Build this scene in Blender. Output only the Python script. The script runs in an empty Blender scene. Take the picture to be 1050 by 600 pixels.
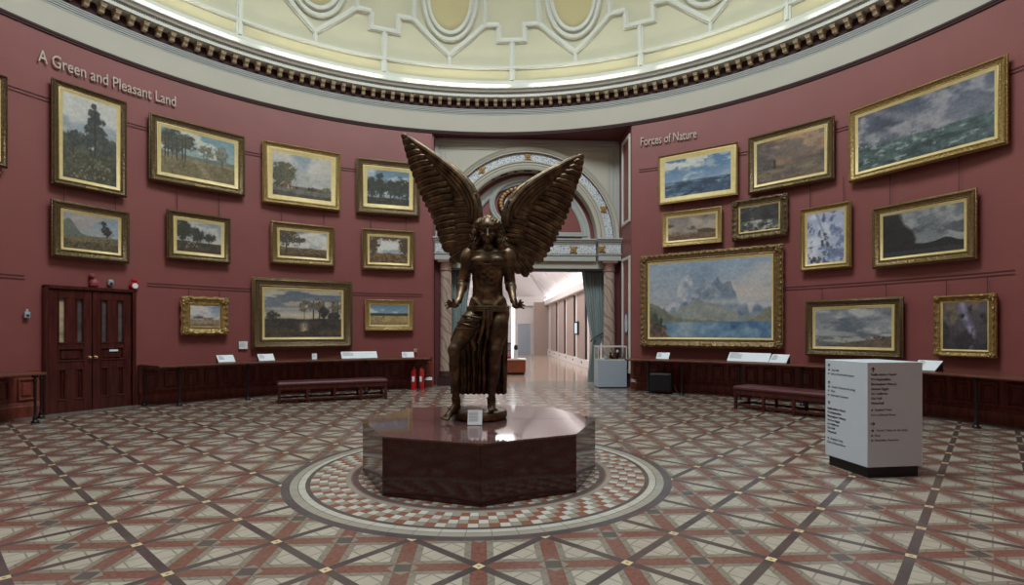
import bpy, math, random
import numpy as np
from mathutils import Vector, Matrix, Euler
random.seed(7); rng = np.random.default_rng(7)
scene = bpy.context.scene
col = scene.collection
PI = math.pi
sin, cos, rad = math.sin, math.cos, math.radians
# ---------------------------------------------------------------- frame of reference
# X right, Y away from the camera, Z up, floor at z=0, eye at 1.6 m
F, CX, HY, EYE = 552.0, 525.0, 339.9, 1.6
RC = (-0.426, 6.381)            # centre of the round room
WR = 9.5                        # wall radius
AX = (-0.0552, 0.9985)          # long axis of the building
PXV = (0.9985, 0.0552)
def at(x, y, D): return Vector(((x-CX)/F*D, D, EYE+(HY-y)/F*D))
def ring_D(x, R):
    t = (x-CX)/F; a = t*t+1; b = -2*(t*RC[0]+RC[1]); c = RC[0]**2+RC[1]**2-R*R
    return (-b+math.sqrt(b*b-4*a*c))/(2*a)
def ring_pt(x, y, R): return at(x, y, ring_D(x, R))
def ring_b(x, R):
    D = ring_D(x, R); X = (x-CX)/F*D
    return math.degrees(math.atan2(X-RC[0], D-RC[1]))
def pol(R, b, z=0.0): return Vector((RC[0]+R*sin(rad(b)), RC[1]+R*cos(rad(b)), z))
# ---------------------------------------------------------------- materials
def srgb(r, g, b):
    f = lambda c: (c/255/12.92) if c/255 <= .04045 else ((c/255+.055)/1.055)**2.4
    return (f(r), f(g), f(b), 1)
class V:
    nt = None
    def __init__(s, sock): s.s = sock
    @staticmethod
    def m(op, *a):
        n = V.nt.nodes.new('ShaderNodeMath'); n.operation = op
        for i, v in enumerate(a):
            if isinstance(v, V): V.nt.links.new(v.s, n.inputs[i])
            else: n.inputs[i].default_value = v
        return V(n.outputs[0])
    def __add__(s, o): return V.m('ADD', s, o)
    def __radd__(s, o): return V.m('ADD', o, s)
    def __sub__(s, o): return V.m('SUBTRACT', s, o)
    def __rsub__(s, o): return V.m('SUBTRACT', o, s)
    def __mul__(s, o): return V.m('MULTIPLY', s, o)
    def __rmul__(s, o): return V.m('MULTIPLY', s, o)
    def __truediv__(s, o): return V.m('DIVIDE', s, o)
    def lt(s, o): return V.m('LESS_THAN', s, o)
    def gt(s, o): return V.m('GREATER_THAN', s, o)
    def abs(s): return V.m('ABSOLUTE', s)
    def rnd(s): return V.m('ROUND', s)
    def floor(s): return V.m('FLOOR', s)
    def min(s, o): return V.m('MINIMUM', s, o)
    def max(s, o): return V.m('MAXIMUM', s, o)
    def fr(s): return (s-s.rnd()).abs()
def newmat(name):
    m = bpy.data.materials.new(name); m.use_nodes = True
    return m, m.node_tree, m.node_tree.nodes['Principled BSDF']
def mixc(nt, fac, a, b):
    n = nt.nodes.new('ShaderNodeMix'); n.data_type = 'RGBA'
    if isinstance(fac, V): fac = fac.s
    if hasattr(fac, 'node'): nt.links.new(fac, n.inputs[0])
    else: n.inputs[0].default_value = fac
    for i, v in ((6, a), (7, b)):
        if hasattr(v, 'node'): nt.links.new(v, n.inputs[i])
        else: n.inputs[i].default_value = v
    return n.outputs[2]
def noise(nt, scale, detail=4, rough=.55, vec=None, dist=0):
    n = nt.nodes.new('ShaderNodeTexNoise'); n.inputs['Scale'].default_value = scale
    n.inputs['Detail'].default_value = detail; n.inputs['Roughness'].default_value = rough
    n.inputs['Distortion'].default_value = dist
    if vec is None:
        tc = nt.nodes.new('ShaderNodeTexCoord'); vec = tc.outputs['Object']
    nt.links.new(vec, n.inputs['Vector'])
    return n.outputs['Fac']
def ramp(nt, fac, stops):
    n = nt.nodes.new('ShaderNodeValToRGB'); nt.links.new(fac, n.inputs[0])
    e = n.color_ramp.elements
    e[0].position, e[0].color = stops[0]; e[1].position, e[1].color = stops[-1]
    for p, c in stops[1:-1]:
        k = e.new(p); k.color = c
    return n.outputs[0]
def simple(name, c, rough=.5, metal=0, var=.12, scale=8, bump=0, bscale=60, spec=.5, stretch=None, coat=0):
    m, nt, b = newmat(name)
    tc = nt.nodes.new('ShaderNodeTexCoord'); vec = tc.outputs['Object']
    if stretch:
        mp = nt.nodes.new('ShaderNodeMapping'); mp.inputs['Scale'].default_value = stretch
        nt.links.new(vec, mp.inputs[0]); vec = mp.outputs[0]
    f = noise(nt, scale, vec=vec)
    c0 = tuple(max(0, x*(1-var)) for x in c[:3])+(1,); c1 = tuple(min(1, x*(1+var)) for x in c[:3])+(1,)
    nt.links.new(ramp(nt, f, [(.3, c0), (.7, c1)]), b.inputs['Base Color'])
    b.inputs['Roughness'].default_value = rough; b.inputs['Metallic'].default_value = metal
    b.inputs['Specular IOR Level'].default_value = spec
    if coat: b.inputs['Coat Weight'].default_value = coat; b.inputs['Coat Roughness'].default_value = .08
    if bump:
        bp = nt.nodes.new('ShaderNodeBump'); bp.inputs['Strength'].default_value = bump; bp.inputs['Distance'].default_value = .01
        nt.links.new(noise(nt, bscale, 3, vec=vec), bp.inputs['Height']); nt.links.new(bp.outputs[0], b.inputs['Normal'])
    return m
def emit(name, c, s):
    m = bpy.data.materials.new(name); m.use_nodes = True; nt = m.node_tree
    nt.nodes.clear(); e = nt.nodes.new('ShaderNodeEmission'); o = nt.nodes.new('ShaderNodeOutputMaterial')
    e.inputs[0].default_value = c; e.inputs[1].default_value = s; nt.links.new(e.outputs[0], o.inputs[0]); return m
M = {}
M['wall'] = simple('maroon_paint', srgb(132, 74, 71), .45, var=.05, scale=1.2, bump=.15, bscale=90)
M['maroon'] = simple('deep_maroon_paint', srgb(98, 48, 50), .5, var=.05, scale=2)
M['cream'] = simple('cream_plaster', srgb(184, 181, 168), .7, var=.03, scale=1.5)
M['domecream'] = simple('dome_cream_plaster', srgb(200, 199, 174), .8, var=.03, scale=1.5)
M['domeyellow'] = simple('dome_yellow_plaster', srgb(192, 184, 142), .8, var=.03, scale=1.5)
M['bandcream'] = simple('pale_yellow_plaster', srgb(200, 194, 158), .8, var=.03, scale=1.5)
M['rib'] = simple('white_plaster_moulding', srgb(206, 209, 200), .7, var=.02, scale=3)
M['greyblue'] = simple('pale_grey_moulding_paint', srgb(172, 177, 174), .6, var=.03, scale=3)
M['darkline'] = simple('dark_maroon_moulding', srgb(56, 24, 27), .7, var=.1)
M['brown_gilt'] = simple('bronzed_plaster', srgb(190, 172, 140), .5, var=.15, scale=12)
M['wood'] = simple('dark_mahogany', srgb(68, 29, 25), .25, var=.45, scale=3, stretch=(6, 6, .8), bump=.1, bscale=20)
M['wood_panel'] = simple('mahogany_panelling_lit', srgb(116, 56, 46), .2, var=.35, scale=3, stretch=(6, 6, .8), bump=.1, bscale=20)  # same mahogany, the light under the shelves put into a paler colour
M['woodtop'] = simple('polished_mahogany_top', srgb(104, 66, 54), .25, var=.25, scale=4)
M['woodred'] = simple('reddish_oak', srgb(140, 78, 50), .35, var=.2, scale=4, stretch=(1, 1, 6))
M['iron'] = simple('black_cast_iron', srgb(26, 26, 30), .4, var=.2, metal=.3)
M['black'] = simple('matt_black', srgb(18, 18, 20), .5, var=.1)
M['blackgloss'] = simple('gloss_black', srgb(14, 14, 16), .2, var=.1)
M['leather'] = simple('maroon_leather', srgb(82, 37, 43), .35, var=.15, scale=20, bump=.2, bscale=150)
M['white'] = simple('white_board', srgb(228, 236, 242), .5, var=.02)
M['dirwhite'] = simple('white_laminate', srgb(206, 218, 228), .4, var=.01)
M['ink'] = simple('dark_ink', srgb(34, 34, 38), .6, var=.05)
M['greyink'] = simple('grey_print', srgb(120, 126, 132), .6, var=.3, scale=60)
M['brass'] = simple('aged_brass', srgb(196, 176, 120), .3, metal=.9, var=.1)
M['red'] = simple('red_enamel', srgb(186, 32, 34), .3, var=.05)
M['pinkdev'] = simple('maroon_painted_metal', srgb(150, 70, 76), .5, var=.1)
M['curtain'] = simple('teal_grey_cloth', srgb(150, 164, 164), .9, var=.12, scale=10, stretch=(6, 6, .3))
M['letter'] = simple('pale_gold_lettering', srgb(186, 174, 158), .5, var=.03)
M['blue'] = simple('blue_enamel', srgb(48, 66, 128), .4, var=.1)
M['galwall'] = simple('gallery_white_paint', srgb(216, 211, 209), .7, var=.02)
M['galpanel'] = simple('gallery_taupe_panel', srgb(156, 137, 129), .7, var=.03)
M['galceil'] = simple('gallery_ceiling_paint', srgb(226, 222, 224), .8, var=.01)
M['casegrey'] = simple('pale_blue_grey_laminate', srgb(158, 170, 182), .4, var=.02)
M['casepink'] = M['casegrey']
M['rope'] = simple('dark_rope_stone', srgb(112, 104, 92), .7)  # darker stone tone of the rope moulding
M['capital'] = simple('rosy_brown_stone', srgb(126, 96, 88), .5, var=.1)
M['gold_leaf'] = simple('gold_leaf', srgb(176, 140, 84), .45, metal=.3, var=.2, scale=20)
M['gilt'] = simple('bright_gilt_slip', srgb(214, 194, 134), .45, metal=.15, var=.08, scale=12)
def giltmat(name, c_lo, c_hi, metal=.45, sc=70):
    m, nt, b = newmat(name)
    f = noise(nt, sc, 5, .6)
    nt.links.new(ramp(nt, f, [(.36, c_lo), (.62, c_hi)]), b.inputs['Base Color'])
    b.inputs['Roughness'].default_value = .42; b.inputs['Metallic'].default_value = metal
    bp = nt.nodes.new('ShaderNodeBump'); bp.inputs['Strength'].default_value = .7; bp.inputs['Distance'].default_value = .012
    v = nt.nodes.new('ShaderNodeTexVoronoi'); v.inputs['Scale'].default_value = 26
    tc = nt.nodes.new('ShaderNodeTexCoord'); nt.links.new(tc.outputs['Object'], v.inputs['Vector'])
    nt.links.new(v.outputs['Distance'], bp.inputs['Height']); nt.links.new(bp.outputs[0], b.inputs['Normal'])
    return m
M['frame_dark'] = giltmat('aged_dark_gilt', srgb(62, 50, 34), srgb(124, 104, 70))
M['frame_gold'] = giltmat('worn_gold_gilt', srgb(104, 82, 46), srgb(184, 156, 98))
M['frame_brown'] = giltmat('brown_gilt', srgb(76, 60, 38), srgb(150, 124, 80))
# bronze
def bronze():
    m, nt, b = newmat('patinated_bronze')
    f = noise(nt, 7, 6, .65)
    nt.links.new(ramp(nt, f, [(.3, srgb(46, 38, 31)), (.52, srgb(96, 79, 60)), (.75, srgb(156, 132, 98))]), b.inputs['Base Color'])
    b.inputs['Metallic'].default_value = .75
    nt.links.new(ramp(nt, noise(nt, 25, 4), [(.3, (.34,)*3+(1,)), (.7, (.52,)*3+(1,))]), b.inputs['Roughness'])
    bp = nt.nodes.new('ShaderNodeBump'); bp.inputs['Strength'].default_value = .35; bp.inputs['Distance'].default_value = .01
    nt.links.new(noise(nt, 45, 5), bp.inputs['Height']); nt.links.new(bp.outputs[0], b.inputs['Normal'])
    return m
M['bronze'] = bronze()
def granite(nm='polished_red_granite', k=1.0, hi=(84, 42, 37)):
    m, nt, b = newmat(nm)
    f = noise(nt, 120, 5, .7); g = noise(nt, 3, 5, .6, dist=1.2)
    c = ramp(nt, f, [(.35, srgb(40*k, 18*k, 17*k)), (.6, srgb(*hi))])
    c2 = mixc(nt, ramp(nt, g, [(.4, (0, 0, 0, 1)), (.7, (.35, .35, .35, 1))]), c, srgb(34*k, 16*k, 15*k))
    nt.links.new(c2, b.inputs['Base Color']); b.inputs['Roughness'].default_value = .10 if k == 1 else .06
    b.inputs['Specular IOR Level'].default_value = .5
    return m
M['granite'] = granite(); M['granite_top'] = granite('red_granite_reflection_tint', 1.3, (118, 88, 86))  # top slab copy is paler: reflected wall and sky painted into its colour
def marble():
    m, nt, b = newmat('veined_marble')
    tc = nt.nodes.new('ShaderNodeTexCoord'); mp = nt.nodes.new('ShaderNodeMapping')
    mp.inputs['Rotation'].default_value = (0, .6, 0); nt.links.new(tc.outputs['Object'], mp.inputs[0])
    w = nt.nodes.new('ShaderNodeTexWave'); w.inputs['Scale'].default_value = 1.4; w.inputs['Distortion'].default_value = 9
    w.inputs['Detail'].default_value = 4; nt.links.new(mp.outputs[0], w.inputs['Vector'])
    nt.links.new(ramp(nt, w.outputs['Fac'], [(.1, srgb(150, 130, 120)), (.5, srgb(186, 168, 154)), (.9, srgb(170, 150, 138))]), b.inputs['Base Color'])
    b.inputs['Roughness'].default_value = .2
    return m
M['marble'] = marble()
def glass():
    m, nt, b = newmat('clear_glass')
    b.inputs['Transmission Weight'].default_value = 1; b.inputs['Roughness'].default_value = 0; b.inputs['IOR'].default_value = 1.1
    b.inputs['Base Color'].default_value = (.95, .97, .97, 1); return m
M['glass'] = glass()
def doorglass(name, c, s=0.0):
    m, nt, b = newmat(name)
    tc = nt.nodes.new('ShaderNodeTexCoord')
    f = noise(nt, 5, 2)
    nt.links.new(ramp(nt, f, [(.35, tuple(v*.5 for v in c[:3])+(1,)), (.65, c)]), b.inputs['Base Color']); b.inputs['Roughness'].default_value = .15
    return m
M['doorglass'] = doorglass('wired_glass_pane', srgb(96, 92, 92))
M['doorglasslit'] = doorglass('wired_glass_pane_lit_tint', srgb(190, 172, 140))  # same glass, with light on one pane painted in as a paler colour
# canvas: colours come from the painted colour attribute
def canvasmat():
    m, nt, b = newmat('oil_painting'); a = nt.nodes.new('ShaderNodeVertexColor'); a.layer_name = 'paint'
    f = noise(nt, 60, 3)
    c = mixc(nt, .06, a.outputs[0], ramp(nt, f, [(.3, (0, 0, 0, 1)), (.7, (1, 1, 1, 1))]))
    nt.links.new(c, b.inputs['Base Color']); b.inputs['Roughness'].default_value = .38; b.inputs['Specular IOR Level'].default_value = .3
    return m
M['canvas'] = canvasmat()
# ---- tiled floor
def tilefloor():
    m, nt, b = newmat('encaustic_tile_floor'); V.nt = nt
    g = nt.nodes.new('ShaderNodeNewGeometry'); sx = nt.nodes.new('ShaderNodeSeparateXYZ'); nt.links.new(g.outputs['Position'], sx.inputs[0])
    X, Y = V(sx.outputs[0]), V(sx.outputs[1])
    th, s = -0.7296, 0.4533*1.6
    dx, dy = X-0.2566, Y-4.209
    u = (dx*cos(th)+dy*sin(th))/s; v = (dy*cos(th)-dx*sin(th))/s
    du, dv = u.fr(), v.fr(); mn = (u-v).fr(); pn = (u+v).fr()
    PALE, GREY, RED, DARK, GOLD = srgb(184, 178, 162), srgb(140, 134, 121), srgb(144, 84, 72), srgb(82, 74, 76), srgb(226, 206, 160)
    WHITE = srgb(206, 206, 196); ORED = srgb(146, 86, 68); CHK = srgb(158, 152, 138)
    jl = lambda a, k, w: (a*k).fr().lt(w*k)            # joint line
    c = PALE
    c = mixc(nt, jl(u, 5.0, .008).max(jl(v, 5.0, .008)), c, srgb(140, 136, 124))
    border = mn.min(pn).lt(.206)
    cg = mixc(nt, jl(u+.1, 5.0, .008).max(jl(v+.1, 5.0, .008)), GREY, srgb(116, 112, 102))
    c = mixc(nt, border, c, cg)
    dist = mn.min(pn); along = mn.max(pn)
    red = dist.lt(.112)
    cr = mixc(nt, ramp(nt, noise(nt, 30, 3, vec=g.outputs['Position']), [(.3, (0, 0, 0, 1)), (.7, (1, 1, 1, 1))]), srgb(110, 68, 60), srgb(138, 94, 82))
    c = mixc(nt, red, c, cr)
    centre = du.min(dv).gt(.25)
    star = (mn.max(pn)+dist*0.84).lt(.206)*centre
    c = mixc(nt, star, c, cg)
    sq = along.lt(.112)*centre
    c = mixc(nt, sq, c, srgb(84, 80, 78))
    c = mixc(nt, du.min(dv).lt(.045), c, srgb(76, 68, 69))
    gold = du.max(dv).lt(.045)
    gdot = (du.max(dv)).lt(.014)
    c = mixc(nt, gold, c, GOLD); c = mixc(nt, gdot, c, srgb(150, 130, 90))
    # perimeter band
    wx, wy = X-RC[0], Y-RC[1]
    Rw = V.m('SQRT', wx*wx+wy*wy)
    c = mixc(nt, Rw.gt(8.95), c, srgb(128, 126, 118)); c = mixc(nt, Rw.gt(8.9)*Rw.lt(8.95), c, DARK)
    # medallion
    mx, my = X+0.366, Y-6.24
    r = V.m('SQRT', mx*mx+my*my); a = V.m('ARCTAN2', mx, my)
    t = a*(126/(2*PI)); sec = t.floor()
    row = ((1.85-r)/0.09).floor()
    k = V.m('FLOORED_MODULO', sec+row, 3.0)
    ch = mixc(nt, k.lt(.5), CHK, ORED); ch = mixc(nt, k.gt(1.5), ch, WHITE)
    jt = (t.fr().lt(.03)).max(((1.85-r)/0.09).fr().lt(.03)); ch = mixc(nt, jt, ch, srgb(110, 104, 94))
    med = ch
    rings = [(1.49, 1.438, srgb(156, 152, 140)), (1.438, 1.42, srgb(140, 90, 74)), (1.42, 1.36, srgb(84, 78, 80))]
    med_in = ch
    for hi, lo, cc in rings: med = mixc(nt, r.lt(hi)*r.gt(lo), med, cc)
    ringj = lambda n: ((a*(n/(2*PI))).fr()).lt(.012)
    for lo, hi, cc, n in [(1.85, 1.895, srgb(80, 74, 76), 60), (1.895, 1.965, srgb(202, 200, 188), 60), (1.965, 2.045, srgb(166, 163, 150), 60), (2.045, 2.13, srgb(80, 74, 78), 60)]:
        cj = mixc(nt, ringj(n), cc, srgb(96, 92, 86))
        med = mixc(nt, r.gt(lo)*r.lt(hi), med, cj)
    med = mixc(nt, (r-1.965).abs().lt(.004), med, srgb(96, 92, 86))
    c = mixc(nt, r.lt(2.13), c, med)
    # soft wear
    w = noise(nt, 2.2, 5, .6, vec=g.outputs['Position'])
    c = mixc(nt, ramp(nt, w, [(.35, (.05, .05, .05, 1)), (.7, (.38, .38, .38, 1))]), c, srgb(126, 112, 102))
    nt.links.new(c, b.inputs['Base Color'])
    nt.links.new(ramp(nt, noise(nt, 9, 4, vec=g.outputs['Position']), [(.3, (.13,)*3+(1,)), (.7, (.24,)*3+(1,))]), b.inputs['Roughness'])
    bp = nt.nodes.new('ShaderNodeBump'); bp.inputs['Strength'].default_value = .05; bp.inputs['Distance'].default_value = .004
    nt.links.new(noise(nt, 5, 2, vec=g.outputs['Position']), bp.inputs['Height']); nt.links.new(bp.outputs[0], b.inputs['Normal'])
    b.inputs['Specular IOR Level'].default_value = .45
    return m
M['floor'] = tilefloor()
def gallfloor():
    m, nt, b = newmat('pale_polished_tile'); V.nt = nt
    g = nt.nodes.new('ShaderNodeNewGeometry'); sx = nt.nodes.new('ShaderNodeSeparateXYZ'); nt.links.new(g.outputs['Position'], sx.inputs[0])
    X, Y = V(sx.outputs[0]), V(sx.outputs[1])
    p = X*PXV[0]+Y*PXV[1]; q = X*AX[0]+Y*AX[1]
    j = (p*1.6).fr().lt(.012).max((q*1.6).fr().lt(.012))
    c = mixc(nt, j, srgb(176, 156, 140), srgb(120, 104, 94))
    c = mixc(nt, (q*.32).fr().lt(.05), c, srgb(140, 112, 98))
    nt.links.new(c, b.inputs['Base Color']); b.inputs['Roughness'].default_value = .12; b.inputs['Specular IOR Level'].default_value = .6
    return m
M['gfloor'] = gallfloor()
def ornmat():
    m, nt, b = newmat('ornament_frieze_paint')
    v = nt.nodes.new('ShaderNodeTexVoronoi'); v.inputs['Scale'].default_value = 24
    tc = nt.nodes.new('ShaderNodeTexCoord'); nt.links.new(tc.outputs['Object'], v.inputs['Vector'])
    nt.links.new(ramp(nt, v.outputs['Distance'], [(.0, srgb(60, 68, 82)), (.28, srgb(108, 118, 130)), (.42, srgb(206, 213, 216))]), b.inputs['Base Color'])
    b.inputs['Roughness'].default_value = .7; return m
M['orn'] = ornmat()
# ---------------------------------------------------------------- mesh helpers
class MB:
    def __init__(s): s.v = []; s.f = []
    def add(s, vs, fs):
        o = len(s.v); s.v += [tuple(v) for v in vs]; s.f += [tuple(i+o for i in f) for f in fs]; return s
    def box(s, c, d, rot=None, taper=1.0, bev=0.0):
        hx, hy, hz = d[0]/2, d[1]/2, d[2]/2
        if bev:
            b = min(bev, hx*.9, hy*.9, hz*.9); vs = []; 
            import itertools
            idx = {}
            for sx in (-1, 1):
                for sy in (-1, 1):
                    for sz in (-1, 1):
                        for ax in range(3):
                            h = [hx, hy, hz]; sg = (sx, sy, sz)
                            p = [sg[i]*(h[i]-(0 if i == ax else b)) for i in range(3)]
                            idx[(sx, sy, sz, ax)] = len(vs); vs.append(Vector(p))
            fs = []
            for ax in range(3):
                o1, o2 = [(1, 2), (2, 0), (0, 1)][ax]
                for sg in (-1, 1):
                    q = []
                    for a_, b_ in ((-1, -1), (1, -1), (1, 1), (-1, 1)):
                        k = [0, 0, 0]; k[ax] = sg; k[o1] = a_; k[o2] = b_; q.append(idx[(*k, ax)])
                    fs.append(q if sg > 0 else q[::-1])
            for ax in range(3):
                o1, o2 = [(1, 2), (2, 0), (0, 1)][ax]
                for a_ in (-1, 1):
                    for b_ in (-1, 1):
                        k0 = [0, 0, 0]; k1 = [0, 0, 0]; k0[ax] = -1; k1[ax] = 1
                        for k in (k0, k1): k[o1] = a_; k[o2] = b_
                        q = [idx[(*k0, o1)], idx[(*k1, o1)], idx[(*k1, o2)], idx[(*k0, o2)]]
                        fs.append(q if a_*b_ < 0 else q[::-1])
            for sx in (-1, 1):
                for sy in (-1, 1):
                    for sz in (-1, 1):
                        q = [idx[(sx, sy, sz, i)] for i in range(3)]
                        fs.append(q if sx*sy*sz > 0 else q[::-1])
        else:
            vs = [Vector((x*hx*(taper if z > 0 else 1), y*hy*(taper if z > 0 else 1), z*hz)) for z in (-1, 1) for x, y in ((-1, -1), (1, -1), (1, 1), (-1, 1))]
            fs = [(3, 2, 1, 0), (4, 5, 6, 7), (0, 1, 5, 4), (1, 2, 6, 5), (2, 3, 7, 6), (3, 0, 4, 7)]
        R = rot if rot is not None else Matrix.Identity(3)
        c = Vector(c)
        return s.add([R @ v + c for v in vs], fs)
    def tube(s, pts, r, n=8, caps=True, flat=1.0):
        pts = [Vector(p) for p in pts]; rs = r if hasattr(r, '__len__') else [r]*len(pts)
        vs = []; up = Vector((0, 0, 1)); prev = None
        for i, p in enumerate(pts):
            t = (pts[min(i+1, len(pts)-1)]-pts[max(i-1, 0)]).normalized()
            a = t.cross(up) if prev is None else (prev-t*prev.dot(t))
            if a.length < 1e-3: a = t.cross(Vector((0, 1, 0)))
            a.normalize(); prev = a; b = t.cross(a)
            for k in range(n):
                an = 2*PI*k/n; vs.append(p+a*cos(an)*rs[i]+b*sin(an)*rs[i]*flat)
        fs = []
        for i in range(len(pts)-1):
            for k in range(n):
                k2 = (k+1) % n; fs.append((i*n+k, i*n+k2, (i+1)*n+k2, (i+1)*n+k))
        if caps: fs.append(tuple(range(n))[::-1]); fs.append(tuple((len(pts)-1)*n+k for k in range(n)))
        return s.add(vs, fs)
    def lathe(s, prof, c=(0, 0, 0), n=24, sx=1, sy=1, axis=None):
        vs = []; fs = []; c = Vector(c)
        for r, z in prof:
            for k in range(n):
                a = 2*PI*k/n; p = Vector((r*cos(a)*sx, r*sin(a)*sy, z))
                vs.append((axis @ p if axis is not None else p)+c)
        for i in range(len(prof)-1):
            for k in range(n):
                k2 = (k+1) % n; fs.append((i*n+k, i*n+k2, (i+1)*n+k2, (i+1)*n+k))
        if prof[0][0] > 1e-4: fs.append(tuple(range(n))[::-1])
        if prof[-1][0] > 1e-4: fs.append(tuple((len(prof)-1)*n+k for k in range(n)))
        return s.add(vs, fs)
    def sphere(s, c, r, n=12):
        r = r if hasattr(r, '__len__') else (r, r, r)
        prof = [(sin(PI*i/n), -cos(PI*i/n)) for i in range(n+1)]
        return s.lathe([(max(p, 1e-5), z*r[2]) for p, z in prof], c, n+4, r[0], r[1])
    def sweep(s, prof, b0, b1, n, closed=True, c=None):
        """revolve (R,z) profile about the room axis between two bearings"""
        vs = []; fs = []; m = len(prof); full = abs(b1-b0) >= 359.9
        N = n if full else n+1
        for i in range(N):
            b = b0+(b1-b0)*i/n
            for R, z in prof: vs.append(pol(R, b, z))
        for i in range(n):
            i2 = (i+1) % N
            for k in range(m if closed else m-1):
                k2 = (k+1) % m; fs.append((i*m+k, i2*m+k, i2*m+k2, i*m+k2))
        if closed and not full: fs.append(tuple(range(m))); fs.append(tuple((N-1)*m+k for k in range(m))[::-1])
        return s.add(vs, fs)
    def prism(s, poly, y0, y1, mat=None):
        """extrude a polygon of (x,z) from y0 to y1"""
        n = len(poly); vs = [Vector((x, y0, z)) for x, z in poly]+[Vector((x, y1, z)) for x, z in poly]
        fs = [tuple(range(n)), tuple(range(n, 2*n))[::-1]]+[(i, i+n, (i+1) % n+n, (i+1) % n) for i in range(n)]
        if mat is not None: vs = [mat @ v for v in vs]
        return s.add(vs, fs)
    def build(s, name, mat, parent=None, smooth=False, loc=None):
        me = bpy.data.meshes.new(name); me.from_pydata(s.v, [], s.f); me.validate(); me.update()
        o = bpy.data.objects.new(name, me); col.objects.link(o)
        if mat is not None: me.materials.append(M[mat] if isinstance(mat, str) else mat)
        import bmesh
        bm = bmesh.new(); bm.from_mesh(me); bmesh.ops.recalc_face_normals(bm, faces=bm.faces); bm.to_mesh(me); bm.free()
        if smooth:
            me.polygons.foreach_set('use_smooth', [True]*len(me.polygons))
            if smooth != 'all':
                try: me.set_sharp_from_angle(angle=rad(40))
                except Exception: pass
        if parent is not None: o.parent = parent
        if loc is not None: o.location = loc
        return o
def tag(o, label=None, cat=None, group=None, kind=None):
    if label: o['label'] = label
    if cat: o['category'] = cat
    if group: o['group'] = group
    if kind: o['kind'] = kind
    return o
def empty(name, loc=(0, 0, 0), rz=0, label=None, cat=None, group=None, mat=None):
    o = bpy.data.objects.new(name, None); col.objects.link(o)
    o.empty_display_size = .1
    if mat is not None: o.matrix_world = mat
    else: o.location = loc; o.rotation_euler = (0, 0, rz)
    return tag(o, label, cat, group)
def struct(o): o['kind'] = 'structure'; return o
def copy_tree(o, parent=None):
    c = o.copy(); col.objects.link(c); c.parent = parent
    for ch in [x for x in bpy.data.objects if x.parent == o]: copy_tree(ch, c)
    return c
def text_mesh(txt, size, extrude=.004, space=1.0, off=0):
    cu = bpy.data.curves.new('lettering', 'FONT'); cu.body = txt; cu.size = size; cu.extrude = extrude; cu.space_character = space
    cu.resolution_u = 3; cu.offset = off
    o = bpy.data.objects.new('lettering', cu); col.objects.link(o)
    dg = bpy.context.evaluated_depsgraph_get(); dg.update()
    me = bpy.data.meshes.new_from_object(o.evaluated_get(dg))
    bpy.data.objects.remove(o); bpy.data.curves.remove(cu)
    return me
def mesh_obj(me, name, mat, parent=None):
    me.materials.clear(); me.materials.append(M[mat]); o = bpy.data.objects.new(name, me); col.objects.link(o)
    if parent is not None: o.parent = parent
    return o
# ================================================================ ROOM SHELL
mb = MB(); n = 96
mb.v = [(RC[0], RC[1], 0)]+[tuple(pol(9.75, 360*i/n)) for i in range(n)]
mb.f = [(0, (i+1) % n+1, i+1) for i in range(n)]
# entrance threshold added to the same tiled floor
def loc_pt(x, a, z=0.0):   # entrance frame: x from the arch axis, a depth along the building axis
    p = x+1.38
    return Vector((PXV[0]*p+AX[0]*a, PXV[1]*p+AX[1]*a, z))
ENT = Matrix(((PXV[0], AX[0], 0, 1.38*PXV[0]), (PXV[1], AX[1], 0, 1.38*PXV[1]), (0, 0, 1, 0), (0, 0, 0, 1)))
mb.add([loc_pt(-2.9, 15.0, .0005), loc_pt(2.9, 15.0, .0005), loc_pt(2.9, 17.3, .0005), loc_pt(-2.9, 17.3, .0005)], [(0, 1, 2, 3)])
struct(mb.build('floor', 'floor'))
BL, BR = -11.57, 23.47
WTOP = 7.41
# maroon drum wall, as two arcs: picture wall left and right of the entrance and round behind
struct(MB().sweep([(WR, 0), (WR, WTOP), (WR+.12, WTOP), (WR+.12, 0)], BL-168.4, BL, 120).build('wall_left', 'wall', smooth=True))
struct(MB().sweep([(WR, 0), (WR, WTOP), (WR+.12, WTOP), (WR+.12, 0)], BR, BL-168.4+360, 110).build('wall_right', 'wall', smooth=True))
# dark double line at top of maroon
struct(MB().sweep([(WR-.0, WTOP-.035), (WR-.03, WTOP-.03), (WR-.03, WTOP+.0), (WR-.045, WTOP+.01), (WR-.045, WTOP+.055), (WR+.02, WTOP+.055), (WR+.02, WTOP-.035)], 0, 360, 220).build('trim_1', 'darkline', smooth=True))
# cream drum frieze
struct(MB().sweep([(WR-.02, WTOP+.04), (WR-.02, 8.06), (WR+.2, 8.06), (WR+.2, WTOP+.04)], 0, 360, 220).build('wall_upper', 'cream', smooth=True))
# stepped fillets under the cornice
z = 7.97; pr = [(WR+.1, z)]
for k in range(4):
    R0 = WR-.03-.014*k; pr += [(R0, z+.04*k), (R0, z+.04*k+.026), (R0+.010, z+.04*k+.030), (R0+.010, z+.04*(k+1))]
pr += [(WR+.1, z+.16)]
cornice = MB().sweep(pr, 0, 360, 220).build('trim_2', 'greyblue', smooth=True); struct(cornice)
struct(MB().sweep([(WR-.07, 8.12), (WR-.07, 8.38), (WR+.1, 8.38), (WR+.1, 8.12)], 0, 360, 220).build('trim_3', 'darkline', smooth=True))
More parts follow.
